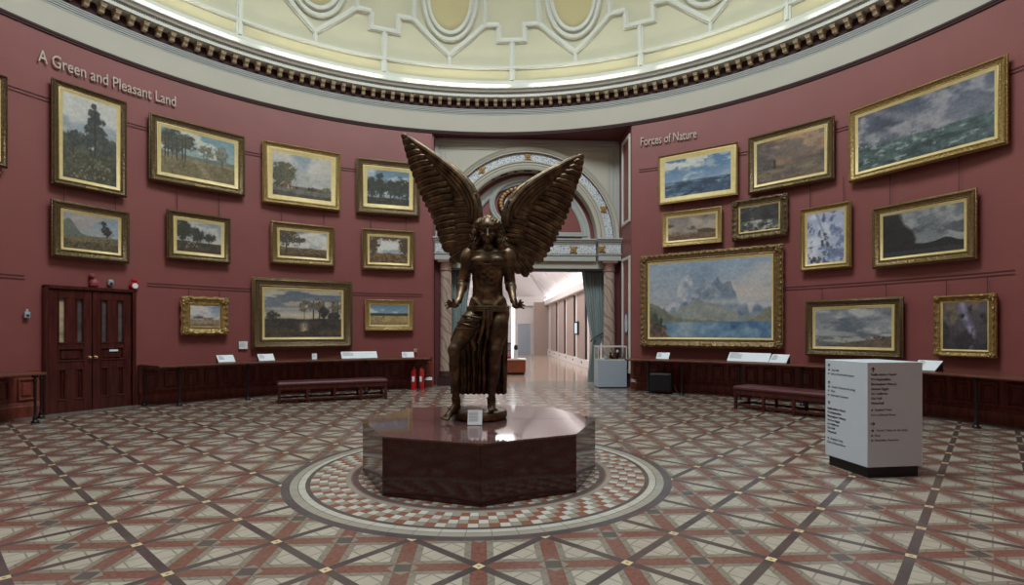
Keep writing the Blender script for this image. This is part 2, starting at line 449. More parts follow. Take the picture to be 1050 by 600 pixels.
# corona of the cornice
cor = MB().sweep([(9.45, 8.36), (9.15, 8.36), (9.15, 8.43), (9.165, 8.44), (9.165, 8.475), (9.11, 8.49), (9.09, 8.52), (9.06, 8.55), (9.03, 8.56), (9.03, 8.585), (9.05, 8.60), (9.30, 8.60), (9.5, 8.60), (9.5, 8.36)], 0, 360, 220).build('trim_4', 'rib', smooth=True)
struct(cor)
# modillion brackets along the cornice
root = empty('trim_5'); struct(root); root['kind'] = 'structure'
mo = MB()
mo.box((0, -.115, .160), (.130, .25, .026), bev=.006); mo.box((0, -.11, .138), (.114, .23, .022))
for k in range(6):
    zz = .117-.021*k; dd = (.21, .195, .165, .14, .125, .10)[k]; mo.box((0, -dd/2, zz), (.092, dd, .022), bev=.004)
mo.tube([(-.048, -.185, .105), (.048, -.185, .105)], .02, 10); mo.tube([(-.048, -.10, .02), (.048, -.10, .02)], .016, 10)
proto = mo.build('modillion_bracket', 'brown_gilt', root)
def put(o, b, R=WR-.07, z=8.185):
    p = pol(R, b, z); o.location = p; o.rotation_euler = (0, 0, -rad(b))
bb = [-.34+1.645*k for k in range(-46, 46)]
for i, b in enumerate(bb):
    o = proto if i == 0 else proto.copy()
    if i: col.objects.link(o); o.parent = root
    put(o, b)
# rope moulding
mr = MB()
for k in range(0, 520):
    b = -75+150*k/520; mr.box(pol(9.158, b, 8.458), (.034, .022, .026), Euler((0, .5, -rad(b))).to_matrix())
struct(mr.build('trim_6', 'rope'))
# cove and dome
struct(MB().sweep([(9.28, 8.60), (9.26, 8.70), (9.27, 8.80), (9.30, 8.82), (9.36, 8.94), (9.55, 8.94), (9.55, 8.6)], 0, 360, 180).build('trim_7', 'rib', smooth=True))
DB, DZ, DRr = 4.8, 9.3, 9.40
def dome(zz, off=0.0):
    if zz < DZ: return DRr-off
    return (DRr)*math.sqrt(max(0, 1-((zz-DZ)/DB)**2))-off
def dpt(b, t, off=0.0):
    """t = height param along the meridian (z), off = inward offset"""
    zz = t; R = dome(zz)
    # inward normal
    if zz <= DZ: nr, nz = 1, 0
    else:
        nr, nz = R/DRr**2, (zz-DZ)/DB**2; l = math.hypot(nr, nz); nr, nz = nr/l, nz/l
    return pol(R-nr*off, b, zz-nz*off)
prof = [(DRr, 8.9), (DRr, 9.1), (DRr, 9.3)]+[(DRr*cos(t), DZ+DB*sin(t)) for t in [rad(a) for a in range(3, 74, 3)]]
RT = DRr*cos(rad(72)); ZT = DZ+DB*sin(rad(72))
prof2 = prof+[(p[0]+.15, p[1]+.15) for p in prof[::-1]]
struct(MB().sweep(prof2, 0, 360, 180).build('ceiling', 'domecream', smooth=True))
# glazed lantern at the crown
lan = MB(); lan.v = [(RC[0], RC[1], ZT+.5)]+[tuple(pol(RT+.05, 15*i, ZT+.05)) for i in range(24)]; lan.f = [(0, i+1, (i+1) % 24+1) for i in range(24)]
struct(lan.build('window_1', emit('daylit_lantern_glass', (.88, .96, 1, 1), 20.5)))
# dome mouldings (one mesh per bay pattern is surface relief of the dome)
def rib_strip(mbx, pts, w, h, n=None):
    """raised moulding along list of (bearing, z) points on the dome"""
    path = []
    for i in range(len(pts)-1):
        (b0, z0), (b1, z1) = pts[i], pts[i+1]
        L = math.hypot((b1-b0)*.16, z1-z0); k = max(1, int(L/.25))
        for j in range(k): path.append((b0+(b1-b0)*j/k, z0+(z1-z0)*j/k))
    path.append(pts[-1])
    P0 = [dpt(b, z, 0) for b, z in path]
    N = []
    for b, z in path:
        N.append((dpt(b, z, .1)-dpt(b, z, 0)).normalized())
    vs = []; closed = (path[0] == path[-1])
    prof = [(-w/2, -.01), (-w/2, h*.45), (-w/4, h*.6), (-w/5, h), (w/5, h), (w/4, h*.6), (w/2, h*.45), (w/2, -.01)]
    m = len(path)
    for i in range(m):
        if closed: a = P0[(i-1) % (m-1)]; c = P0[(i+1) % (m-1)]
        else: a = P0[max(0, i-1)]; c = P0[min(m-1, i+1)]
        p = P0[i]
        d1 = (p-a).normalized() if (p-a).length > 1e-5 else (c-p).normalized(); d2 = (c-p).normalized() if (c-p).length > 1e-5 else d1
        t = (d1+d2).normalized(); s = t.cross(N[i]).normalized()
        k = 1/max(.5, abs(t.dot(d1)))
        for x, y in prof: vs.append(p+s*x*k+N[i]*y)
    q = len(prof); fs = []
    for i in range(m-1):
        for k in range(q-1): fs.append((i*q+k, i*q+k+1, (i+1)*q+k+1, (i+1)*q+k))
    if not closed: fs.append(tuple(range(q))); fs.append(tuple((m-1)*q+k for k in range(q)))
    mbx.add(vs, fs)
B0 = 2.65
hz = MB()
hz.sweep([(DRr+.05, 9.25), (DRr-.05, 9.25), (DRr-.09, 9.27), (DRr-.09, 9.33), (DRr-.05, 9.35), (DRr+.05, 9.36)], 0, 360, 180)
struct(hz.build('trim_8', 'rib', smooth=True))
rb = MB(); yl = MB()
for k in range(16):
    c = B0+22.5*k
    if not (-100 < ((c+180) % 360-180) < 100): continue
    # vertical pilaster strip from the cove up to the step
    rib_strip(rb, [(c, 8.93), (c, 10.02)], .15, .10)
    # stepped box
    rib_strip(rb, [(c-2.35, 10.42), (c-2.35, 10.05), (c+2.35, 10.05), (c+2.35, 10.42), (c+4.9, 10.42), (c+11.25, 9.62), (c+17.6, 10.42), (c+20.15, 10.42), (c+20.15, 10.42)][:-1], .15, .09)
    rib_strip(rb, [(c+11.25, 9.62), (c+11.25, 9.32)], .11, .08)
    for sg in (-1, 1): rib_strip(rb, [(c+sg*4.9, 10.42), (c+sg*4.9, 12.6)], .15, .09)
    rib_strip(rb, [(c+4.9, 12.6), (c+11.25, 13.1), (c+17.6, 12.6)], .15, .09)
    # oval
    o = c+11.25
    for (rx, rz, w, h) in ((4.95, 1.10, .13, .11), (4.15, .93, .13, .08)):
        pts = [(o+rx*sin(2*PI*i/40), 11.12+rz*-cos(2*PI*i/40)) for i in range(41)]; pts[-1] = pts[0]
        rib_strip(rb, pts, w, h)
    vs = [dpt(o, 11.12, .012)]+[dpt(o+3.75*sin(2*PI*i/40), 11.12-.84*cos(2*PI*i/40), .012) for i in range(40)]
    yl.add(vs, [(0, i+1, (i+1) % 40+1) for i in range(40)])
struct(rb.build('trim_9', 'rib', smooth=True))
struct(yl.build('trim_10', 'domeyellow'))
# yellow panels behind the cove light
yp = MB()
for k in range(-4, 5):
    c = B0+22.5*k; yp.sweep([(DRr-.012, 8.96), (DRr-.012, 9.23)], c+.8, c+21.7, 12, closed=False)
struct(yp.build('trim_11', 'bandcream', smooth=True))
# cove lamps behind the cornice
EM_COVE = emit('cove_tube_glow', (1, .95, .80, 1), 26.0)
for k in range(-4, 5):
    c = B0+22.5*k
    t = MB(); t.tube([pol(9.2, c+3.4+(18.4)*i/12, 8.655) for i in range(13)], .014, 8)
    o = t.build('cove_lamp', EM_COVE, smooth=True)
    tag(o, 'thin glowing strip lamp hidden behind the cornice below the dome', 'lamp', 'strip lamps behind the cornice')
# ================================================================ WAINSCOT, SHELF, POSTS
def wains(name, b0, b1):
    L = abs(b1-b0)
    w = MB(); seg = max(2, int(L/2))
    w.sweep([(9.38, 0), (9.38, .86), (WR, .86), (WR, 0)], b0, b1, seg)
    w.sweep([(9.34, 0), (9.33, .20), (9.35, .235), (9.35, .25), (9.37, .28), (9.38, .28), (9.40, 0)], b0, b1, seg)
    w.sweep([(9.36, .78), (9.34, .84), (9.40, .84), (9.40, .78)], b0, b1, seg)
    np_ = max(1, int(round(L/2.55))); st = L/np_
    for i in range(np_):
        c = b0+(i+.5)*st; Rm = Euler((0, 0, -rad(c))).to_matrix()
        wd = rad(st)*9.38*.62
        for (dx, dz, sx, sz) in ((0, .185, wd+.04, .03), (0, -.185, wd+.04, .045), (-wd/2, 0, .03, .40), (wd/2, 0, .03, .40)):
            w.box(pol(9.37, c, .52+dz)+Rm @ Vector((dx, -.008, 0)), (sx, .05, sz), Rm, bev=.016)
        w.box(pol(9.372, c, .52), (wd-.1, .03, .25), Rm, bev=.014)
    return struct(w.build(name, 'wood_panel'))
bDL, bDR = ring_b(44, 9.4), ring_b(139, 9.4)
wains('baseboard_left', bDR+.4, BL); wains('baseboard_far_left', -78, bDL-.4); wains('baseboard_right', BR, 82)
def shelf(b0, b1, label, name='display_shelf'):
    r = empty(name, pol(8.9, (b0+b1)/2), label=label, cat='shelf')
    inv = r.matrix_world.inverted() if False else Matrix.Translation(-Vector(r.location))
    def bl(m_, nm, mt, sm=False):
        m_.v = [tuple(inv @ Vector(v)) for v in m_.v]; return m_.build(nm, mt, r, smooth=sm)
    t = MB().sweep([(8.40, .835), (8.38, .845), (8.38, .868), (8.40, .88), (9.375, .88), (9.375, .835)], b0, b1, max(4, int(abs(b1-b0)/2)))
    bl(t, 'shelf_top', 'woodtop')
    return r, bl
def post(r, bl, R, b):
    c = pol(R, b)
    m_ = MB().lathe([(.055, 0), (.06, .02), (.05, .04), (.03, .06), (.038, .085), (.03, .11), (.02, .13), (.02, .70), (.03, .72), (.03, .74), (.02, .76), (.02, .79), (.05, .80), (.05, .835)], c, 14)
    bl(m_, 'post', 'iron', True)
PR = 8.48
r, bl = shelf(bDR+.3, ring_b(440, 8.4)+.2, 'long curved dark wood shelf on iron posts, left wall between door and entrance')
bs = [ring_b(184, PR), ring_b(254, PR)]; st = bs[1]-bs[0]
for b in [bs[0], bs[1], bs[1]+st, bs[1]+2*st, ring_b(429.5, PR)]: post(r, bl, PR, b)
post(r, bl, 9.1, ring_b(148, 9.1))
r, bl = shelf(-78, ring_b(50, 8.4)-.3, 'curved dark wood shelf on iron posts left of the panelled double door')
post(r, bl, 8.45, ring_b(36, 8.45)); post(r, bl, 9.0, ring_b(42, 9.0))
r, bl = shelf(BR+.25, 82, 'long curved dark wood shelf on iron posts along the right wall')
b = ring_b(664.5, PR)
post(r, bl, PR, b); post(r, bl, PR, ring_b(699, PR))
for k in range(2, 5): post(r, bl, PR, ring_b(699, PR)+9.3*(k-1))
post(r, bl, PR, ring_b(1001, PR))
# ================================================================ ENTRANCE RECESS
AW = 16.25; HW = 2.80
def ent(mbx, name, mt, sm=False, parent=None):
    mbx.v = [tuple(ENT @ Vector(v)) for v in mbx.v]
    return mbx.build(name, mt, parent, smooth=sm)
struct(ent(MB().box((-HW-.06, 16.24, WTOP/2), (.12, .74, WTOP)), 'wall_recess_left', 'wall'))
struct(ent(MB().box((HW+.06, 15.77, WTOP/2), (.12, 1.66, WTOP)), 'wall_recess_right', 'wall'))
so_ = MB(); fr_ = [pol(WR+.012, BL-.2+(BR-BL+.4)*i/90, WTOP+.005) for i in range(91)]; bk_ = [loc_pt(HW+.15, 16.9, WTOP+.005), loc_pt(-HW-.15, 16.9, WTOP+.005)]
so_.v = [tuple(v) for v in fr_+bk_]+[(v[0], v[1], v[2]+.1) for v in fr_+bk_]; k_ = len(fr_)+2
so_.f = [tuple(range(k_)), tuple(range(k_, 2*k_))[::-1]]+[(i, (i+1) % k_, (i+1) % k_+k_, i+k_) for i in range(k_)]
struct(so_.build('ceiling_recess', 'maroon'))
# arch wall with round-headed recess
zs, RH = 4.38, 2.12
def arch_plate(mbx, R, x1, z0, z1, y0, y1, N=32):
    """plate y0..y1 with half-round hole of radius R at z0"""
    inner = [(R*cos(PI*i/N), z0+R*sin(PI*i/N)) for i in range(N+1)]
    outer = []
    for i in range(N+1):
        a = PI*i/N; dx, dz = cos(a), sin(a)
        k = min((x1/abs(dx)) if abs(dx) > 1e-6 else 1e9, ((z1-z0)/dz) if dz > 1e-6 else 1e9)
        outer.append((dx*k, z0+dz*k))
    # insert corners
    ca = math.atan2(z1-z0, x1)
    vs = []; fs = []
    for (pi, po) in zip(inner, outer):
        vs += [(pi[0], y0, pi[1]), (po[0], y0, po[1]), (pi[0], y1, pi[1]), (po[0], y1, po[1])]
    for i in range(N):
        a, b = i*4, (i+1)*4
        fs += [(a, a+1, b+1, b), (a, b, b+2, a+2)]
    o = len(vs)
    for sg in (1, -1):     # corner fillers
        i = next(i for i in range(N+1) if PI*i/N > ca) if sg > 0 else next(i for i in range(N+1) if PI*i/N > PI-ca)
        vs.append((sg*x1, y0, z1)); fs.append(((i-1)*4+1, len(vs)-1, i*4+1))
    mbx.add(vs, fs)
aw = MB(); arch_plate(aw, RH, HW, zs, WTOP, AW, AW+.35)
struct(ent(aw, 'wall_arch', 'cream', False))
# mouldings around the arch panel
fr = MB()
for (x, w, d) in ((HW-.05, .1, .05), (HW-.20, .035, .03), (HW-.32, .025, .02)):
    for sg in (-1, 1): fr.box((sg*x, AW-d/2, (zs+WTOP-.1)/2), (w, d, WTOP-.1-zs), bev=.006)
for (z, w, d) in ((WTOP-.07, .12, .05), (WTOP-.2, .035, .03), (WTOP-.32, .025, .02)):
    fr.box((0, AW-d/2, z), (2*HW-.2, d, w), bev=.006)
struct(ent(fr, 'trim_12', 'greyblue'))
def half_ring(mbx, prof, N=48, a0=0, a1=PI, zc=zs, ex=1.0, ez=1.0, full=False):
    vs = []; fs = []; m = len(prof)
    cnt = N if full else N+1
    for i in range(cnt):
        a = (2*PI*i/N) if full else a0+(a1-a0)*i/N
        for R, y in prof:
            if ex == 1.0 and ez == 1.0: vs.append((R*cos(a), y, zc+R*sin(a)))
            else: vs.append(((ex+R)*cos(a), y, zc+(ez+R)*sin(a)))
    for i in range(N):
        i2 = (i+1) % cnt
        for k in range(m):
            k2 = (k+1) % m; fs.append((i*m+k, i2*m+k, i2*m+k2, i*m+k2))
    mbx.add(vs, fs)
y = AW
ar = MB()
half_ring(ar, [(RH-.02, y+.3), (RH-.02, y-.10), (RH+.04, y-.13), (RH+.09, y-.13), (RH+.11, y-.09), (RH+.18, y-.09), (RH+.20, y-.12), (RH+.24, y-.12), (RH+.24, y+.0)])
half_ring(ar, [(2.60, y), (2.60, y-.11), (2.65, y-.12), (2.67, y-.08), (2.74, y-.10), (2.77, y-.13), (2.79, y-.10), (2.80, y)])
struct(ent(ar, 'trim_13', 'cream', True))
ob = MB(); half_ring(ob, [(2.36, y), (2.36, y-.05), (2.60, y-.05), (2.60, y)])
struct(ent(ob, 'trim_14', 'orn'))
dl = MB()
half_ring(dl, [(2.345, y), (2.345, y-.065), (2.36, y-.065), (2.36, y)]); half_ring(dl, [(2.60, y), (2.60, y-.118), (2.608, y-.118), (2.608, y)])
for rr_ in (2.235, 2.665, 2.755): half_ring(dl, [(rr_, y), (rr_, y-.102), (rr_+.006, y-.102), (rr_+.006, y)])
struct(ent(dl, 'trim_15', 'darkline'))
# gilded rosettes
def rosette(s=.1):
    m_ = MB()
    for k in range(4):
        a = PI/4+k*PI/2
        m_.sphere((cos(a)*s*.55, 0, sin(a)*s*.55), (s*.30, s*.2, s*.30), 6); m_.sphere((cos(a)*s*.95, 0, sin(a)*s*.95), (s*.2, s*.15, s*.2), 6)
    for k in range(4):
        a = k*PI/2; m_.sphere((cos(a)*s*.45, -.01, sin(a)*s*.45), (s*.2, s*.18, s*.2), 6)
    m_.sphere((0, -.02, 0), (s*.3, s*.25, s*.3), 8)
    return m_
rp = None
spots = [(2.48*cos(rad(a)), zs+2.48*sin(rad(a)), AW-.07) for a in (22, 56, 90, 124, 158)]+[(x, 4.06, AW-.36 if abs(x) > 2.1 else AW-.19) for x in (-2.18, -1.36, 0, 1.36, 2.18)]
for i, (x, z, yy) in enumerate(spots):
    if rp is None: o = rp = rosette(.13).build('gilded_rosette', 'gold_leaf', smooth=True)
    else: o = rp.copy(); col.objects.link(o)
    o.location = ENT @ Vector((x, yy, z)); o.rotation_euler = (0, 0, math.atan2(PXV[1], PXV[0]))
    nm = ['lowest right on the arch band', 'upper right on the arch band behind the wing', 'at the crown of the arch band', 'upper left on the arch band', 'lowest left on the arch band behind the wing',
          'above the left marble column', 'on the door frieze behind the left wing', 'on the door frieze above the middle of the doorway', 'on the door frieze right of the right wing', 'above the right marble column'][i]
    tag(o, 'gilded leaf rosette '+nm, 'rosette', 'gilded rosettes on the entrance')
# tympanum
YT = AW+.35
tp = MB(); tp.v = [(0, YT, zs)]+[(RH*1.02*cos(PI*i/32), YT, zs+RH*1.02*sin(PI*i/32)) for i in range(33)]; tp.f = [(0, i+1, i+2) for i in range(32)]
struct(ent(tp, 'wall_tympanum', 'wall'))
ti = MB()
half_ring(ti, [(1.72, YT), (1.72, YT-.05), (1.76, YT-.08), (1.80, YT-.05), (1.86, YT-.06), (1.90, YT-.1), (1.97, YT-.1), (1.97, YT)])
ti.box((0, YT-.05, zs+.18), (3.9, .1, .05), bev=.01); ti.box((0, YT-.03, zs+.25), (3.8, .06, .08), bev=.01)
EX, EZ, ZO = 1.17, .87, 5.52
half_ring(ti, [(-.17, YT), (-.17, YT-.1), (-.12, YT-.13), (-.08, YT-.1), (-.04, YT-.12), (0, YT-.08), (0, YT)], 48, zc=ZO, ex=EX, ez=EZ, full=True)
struct(ent(ti, 'trim_16', 'greyblue', True))
rd = empty('wall_roundel', ENT @ Vector((0, YT-.1, ZO)), math.atan2(PXV[1], PXV[0]), 'oval roundel with gilded wreath and lettering in the arch above the doorway', 'roundel')
q = MB(); half_ring(q, [(-.44, .1), (-.46, -.02), (-.37, -.07), (-.27, -.02), (-.25, .1)], 48, zc=0, ex=EX, ez=EZ, full=True)
q.build('wreath_band', 'darkline', rd, True)
q = MB()
for i in range(34):
    a = 2*PI*i/34; q.sphere(((EX-.36)*cos(a), -.07, (EZ-.36)*sin(a)), (.062, .03, .055), 6)
q.build('gilded_wreath', 'gold_leaf', rd, True)
q = MB(); q.v = [(0, .02, 0)]+[((EX-.44)*cos(2*PI*i/40), .02, (EZ-.44)*sin(2*PI*i/40)) for i in range(40)]; q.f = [(0, i+1, (i+1) % 40+1) for i in range(40)]
q.build('disc', 'white', rd)
me = text_mesh('NEC', .26, .004)
for v in me.vertices:
    x, yv = v.co.x-.26, v.co.y
    a = PI*.80-x*1.55/.8; rx, rz = (EX-.44)*.60+yv*.8, (EZ-.44)*.55+yv*.8
    v.co = Vector((rx*cos(a)-.05, .012-v.co.z, rz*sin(a)+.02))
mesh_obj(me, 'lettering', 'gold_leaf', rd)
# slots in the arch soffit
sl = MB()
for k in range(7):
    a = rad(60+10*k); c = Vector((2.09*cos(a), AW+.02, zs+2.09*sin(a)))
    sl.box(c, (.02, .10, .24 if k % 2 else .1), Euler((0, -a, 0)).to_matrix())
struct(ent(sl, 'trim_17', 'black'))
# entablature
en = MB()
def entab(x0, x1, y0):
    xc, w = (x0+x1)/2, x1-x0
    en.box((xc, (y0-.10+AW+.3)/2, 4.36), (w+.12, AW+.3-y0+.10, .05), bev=.01)
    en.box((xc, (y0-.06+AW+.3)/2, 4.31), (w+.08, AW+.3-y0+.06, .06), bev=.01)
    en.box((xc, (y0-.02+AW+.3)/2, 4.25), (w+.03, AW+.3-y0+.02, .06), bev=.01)
    en.box((xc, (y0+AW+.3)/2, 4.06), (w, AW+.3-y0, .34))
    en.box((xc, (y0-.03+AW+.3)/2, 3.90), (w+.04, AW+.3-y0+.03, .04), bev=.01)
    en.box((xc, (y0+AW+.3)/2, 3.80), (w, AW+.3-y0, .16))
entab(-2.05, 2.05, AW-.15); entab(-2.78, -2.1, AW-.32); entab(2.1, 2.78, AW-.32)
struct(ent(en, 'trim_18', 'greyblue'))
ob = MB()
ob.box((0, AW-.155, 4.06), (4.1, .02, .24)); ob.box((-2.44, AW-.325, 4.06), (.62, .02, .24)); ob.box((2.44, AW-.325, 4.06), (.62, .02, .24))
struct(ent(ob, 'trim_19', 'orn'))
li = MB(); li.box((0, AW+.1, 3.60), (4.7, .3, .26)); 
struct(ent(li, 'trim_20', 'cream'))
struct(ent(MB().box((0, AW+.05, 3.46), (4.7, .35, .07)), 'trim_21', 'black'))
# jamb walls behind the columns
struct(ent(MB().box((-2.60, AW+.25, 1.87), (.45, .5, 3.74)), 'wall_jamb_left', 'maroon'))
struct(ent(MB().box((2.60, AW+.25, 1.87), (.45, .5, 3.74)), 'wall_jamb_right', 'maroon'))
# columns
cprof = [(.24, .0), (.24, .28), (.25, .30), (.25, .33), (.22, .36), (.225, .40), (.20, .43), (.19, .46), (.165, 3.35), (.17, 3.38), (.18, 3.39), (.18, 3.42), (.165, 3.45), (.17, 3.55), (.22, 3.60)]
for sg, nm in ((-1, 'left'), (1, 'right')):
    c = empty('marble_column', ENT @ Vector((sg*2.46, AW-.13, 0)), 0, 'veined pinkish marble column on the %s side of the doorway' % nm, 'column', 'marble columns')
    MB().lathe([(.185, .43), (.178, 1.2), (.165, 3.38)], n=28).build('shaft', 'marble', c, True)
    MB().box((0, 0, .13), (.46, .40, .26), bev=.01).lathe([(.21, .26), (.22, .29), (.20, .32), (.205, .37), (.185, .43)], n=28).build('plinth', 'darkline', c, True)
    MB().lathe([(.165, 3.38), (.185, 3.40), (.185, 3.43), (.17, 3.46), (.18, 3.58), (.215, 3.64)], n=28).box((0, 0, 3.68), (.46, .38, .08), bev=.01).build('capital', 'capital', c, True)
# curtains
def curtain(sg, label):
    m_ = MB(); U, Vn = 70, 26; vs = []
    for j in range(Vn+1):
        t = j/Vn; z = 3.68*(1-t)+.02
        zt = 1.35; k = math.exp(-((z-zt)/.9)**2)
        inner = 1.70+.32*min(1, (3.7-z)/2.4)**1.3-(.14*(1.3-z)/1.3 if z < 1.3 else 0)
        outer = 2.40-(.18*min(1, (1.5-z)/.6) if z < 1.5 else 0)
        for i in range(U+1):
            u = i/U; x = inner+(outer-inner)*u
            yy = AW+.33+.05*sin(u*2*PI*8+.6*sin(z))+.015*sin(u*37+z*2)
            vs.append((sg*x, yy, z))
    fs = [(j*(U+1)+i, j*(U+1)+i+1, (j+1)*(U+1)+i+1, (j+1)*(U+1)+i) for j in range(Vn) for i in range(U)]
    m_.add(vs, fs)
    off = len(m_.v); m_.add([(x, yy+.03, z) for x, yy, z in vs], [f[::-1] for f in fs])
    o = ent(m_, 'doorway_curtain', 'curtain', 'all'); tag(o, label, 'curtain', 'doorway curtains'); return o
curtain(-1, 'tall teal grey curtain drawn to the left side of the doorway')
curtain(1, 'tall teal grey curtain drawn to the right side of the doorway')
tb = ent(MB().tube([(2.36, AW+.24, 1.55), (2.1, AW+.22, 1.42), (1.95, AW+.24, 1.28)], .018, 8), 'curtain_tieback', 'black', True); tag(tb, 'dark cord tieback across the right doorway curtain', 'tieback')
# white framed panels on the right return wall
def wallframe(z0, z1):
    m_ = MB()
    ya, yb = 15.03, 15.78
    for yy in (ya, yb): m_.box((HW-.02, yy, (z0+z1)/2), (.05, .09, z1-z0), bev=.01)
    for z in (z0, z1): m_.box((HW-.02, (ya+yb)/2, z), (.05, yb-ya+.09, .09), bev=.01)
    return m_
m_ = wallframe(4.75, 7.15); m2 = wallframe(.45, 3.7); m_.add(m2.v, m2.f)
struct(ent(m_, 'trim_22', 'rib'))
sgn = empty('oval_wall_sign', ENT @ Vector((HW-.03, 15.3, 1.83)), math.atan2(PXV[1], PXV[0])-PI/2, 'blue oval enamel sign on the return wall right of the doorway', 'sign')
MB().lathe([(.001, -.012), (.34, -.012), (.35, 0), (.34, .012), (.001, .012)], n=32, sx=.55, axis=Euler((PI/2, 0, 0)).to_matrix()).build('sign_plate', 'blue', sgn, True)
q = MB(); q.lathe([(.20, -.016), (.23, -.02), (.26, -.016)], n=28, sx=.55, axis=Euler((-PI/2, 0, 0)).to_matrix())
q.lathe([(.001, .02), (.07, .02), (.07, .0), (.001, 0)], (0, 0, .0), n=16, sx=.55, axis=Euler((PI/2, 0, 0)).to_matrix()).build('sign_emblem', 'white', sgn, True)
# ================================================================ GALLERY BEYOND
GA0, GA1 = AW+.5, 38.0; GR, GL = 3.16, -3.16
mb = MB(); mb.box((0, (17.3+GA1)/2, -.05), (GR-GL, GA1-17.3, .1)); struct(ent(mb, 'floor_gallery', 'gfloor'))
struct(ent(MB().box((GR+.08, (GA0+GA1)/2, 2.1), (.16, GA1-GA0, 4.2)), 'wall_gallery_right', 'galwall'))
struct(ent(MB().box((GL-.08, (GA0+GA1)/2, 2.1), (.16, GA1-GA0, 4.2)), 'wall_gallery_left', 'galwall'))
struct(ent(MB().box((0, GA1+.08, 2.1), (GR-GL, .16, 4.2)), 'wall_gallery_end', 'galwall'))
struct(ent(MB().box((-2.98, GA0-.04, 2.1), (.6, .1, 4.2)).box((2.98, GA0-.04, 2.1), (.6, .1, 4.2)).box((0, GA0-.04, 5.2), (6.4, .1, 3)), 'wall_gallery_front', 'galwall'))
# hipped ceiling
hc_ = MB(); z0, z1 = 4.05, 6.3
A = [(GL, GA0, z0), (GR, GA0, z0), (GR, GA1, z0), (GL, GA1, z0), (-1, GA0, z1), (1, GA0, z1), (1, GA1-3.0, z1), (-1, GA1-3.0, z1)]
hc_.add(A, [(1, 2, 6, 5), (2, 3, 7, 6), (3, 0, 4, 7), (4, 5, 6, 7)])
struct(ent(hc_, 'ceiling_gallery', 'galceil'))
rl = MB()
for k in range(5):
    a = GA0+1.5+k*4.2
    for sg in (-1, 1): rl.tube([(sg*3.1, a, 4.1), (sg*1.0, a, 6.27)], .03, 6)
rl.tube([(3.05, GA1-.05, 4.1), (1.0, GA1-3, 6.27)], .03, 6); rl.tube([(-3.05, GA1-.05, 4.1), (-1.0, GA1-3, 6.27)], .03, 6)
struct(ent(rl, 'trim_23', 'galwall'))
# pelmets and ceiling cove
pm = MB()
for sg in (-1, 1):
    pm.box((sg*(GR-.14), (GA0+GA1)/2, 3.56), (.28, GA1-GA0, .36), bev=.02)
    pm.box((sg*(GR-.25), (GA0+GA1)/2, 4.02), (.03, GA1-GA0, .04))
pm.box((0, GA1-.1, 3.56), (6.3, .2, .36), bev=.02)
struct(ent(pm, 'trim_24', 'galwall'))
EMG = emit('gallery_strip_glow', (1, .97, .94, 1), 9.0)
for sg, nm in ((-1, 'left'), (1, 'right')):
    g = ent(MB().box((sg*(GR-.12), (GA0+GA1)/2, 3.80), (.1, GA1-GA0-.6, .03)), 'cove_strip_light', EMG)
    tag(g, 'long white cove strip light above the %s gallery wall' % nm, 'light', 'gallery cove lights')
# added glowing strip under the ceiling ridge, there to light the gallery
g = ent(MB().box((0, (GA0+GA1-3)/2, 6.27), (1.1, GA1-GA0-5, .03)), 'gallery_fill_light', emit('gallery_fill_glow', (1, .97, .96, 1), 11.0)); struct(g)
# wall panels on the right gallery wall
for i, (a0, a1) in enumerate([(20.6, 22.2), (23.2, 25.1), (26.1, 28.2), (29.2, 31.4), (32.4, 34.8)]):
    o = empty('exhibition_board', ENT @ Vector((GR-.05, (a0+a1)/2, 0)), math.atan2(PXV[1], PXV[0]))
    tag(o, 'tall taupe exhibition board on the right gallery wall, ' + ['nearest to the doorway', 'second from the doorway', 'third from the doorway', 'fourth from the doorway', 'nearest to the end wall'][i], 'board', 'taupe boards of the gallery wall')
    MB().box((.0, 0, 1.86), (.09, a1-a0, 2.96), bev=.01).build('panel_board', 'galpanel', o)
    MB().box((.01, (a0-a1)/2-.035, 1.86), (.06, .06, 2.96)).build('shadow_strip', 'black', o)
bs = MB().box((GR-.04, (GA0+GA1)/2, .19), (.08, GA1-GA0, .38), bev=.01); struct(ent(bs, 'baseboard_gallery', 'galwall'))
vt = MB()
for k in range(8): vt.box((GR-.085, 19.4+k*2.3, .22), (.012, .22, .09))
struct(ent(vt, 'trim_25', 'black'))
# wall screen
D_ = 24.2
o = empty('wall_screen', ENT @ Vector((GR-.14, 24.9, 1.75)), math.atan2(PXV[1], PXV[0]), 'small wall screen with pale blue display on the gallery panel', 'screen')
MB().box((0, 0, 0), (.08, .72, .62), bev=.01).build('bezel', 'black', o); MB().box((-.043, 0, .0), (.01, .58, .48)).build('display', emit('screen_glow', (.55, .68, .8, 1), 1.3), o)
# end wall door, partition, column of light
o = empty('door_2', ENT @ Vector((1.58, GA1-.03, 0)), math.atan2(PXV[1], PXV[0])); struct(o)
MB().box((0, 0, 1.05), (.9, .06, 2.1), bev=.01).build('door_leaf', 'casegrey', o); MB().box((-.5, 0, 1.09), (.1, .1, 2.18)).box((.5, 0, 1.09), (.1, .1, 2.18)).box((0, 0, 2.2), (1.1, .1, .1)).build('door_frame', 'galwall', o); MB().box((.33, -.05, 1.0), (.14, .03, .03)).build('door_handle', 'brass', o)
struct(ent(MB().box((2.66, GA1-1.2, 1.8), (.98, .14, 3.6), bev=.01), 'wall_partition', 'galpanel'))
o = empty('light_column', ENT @ Vector((.36, 30.2, 0)), 0, 'tall glowing white light column standing in the gallery', 'lamp')
MB().lathe([(.16, 0), (.16, .12)], n=16).build('base', 'black', o, True); MB().lathe([(.10, .12), (.10, 3.9), (.001, 3.92)], n=16).build('lamp_tube', emit('light_column_glow', (1, 1, 1, 1), 1.6), o, True)
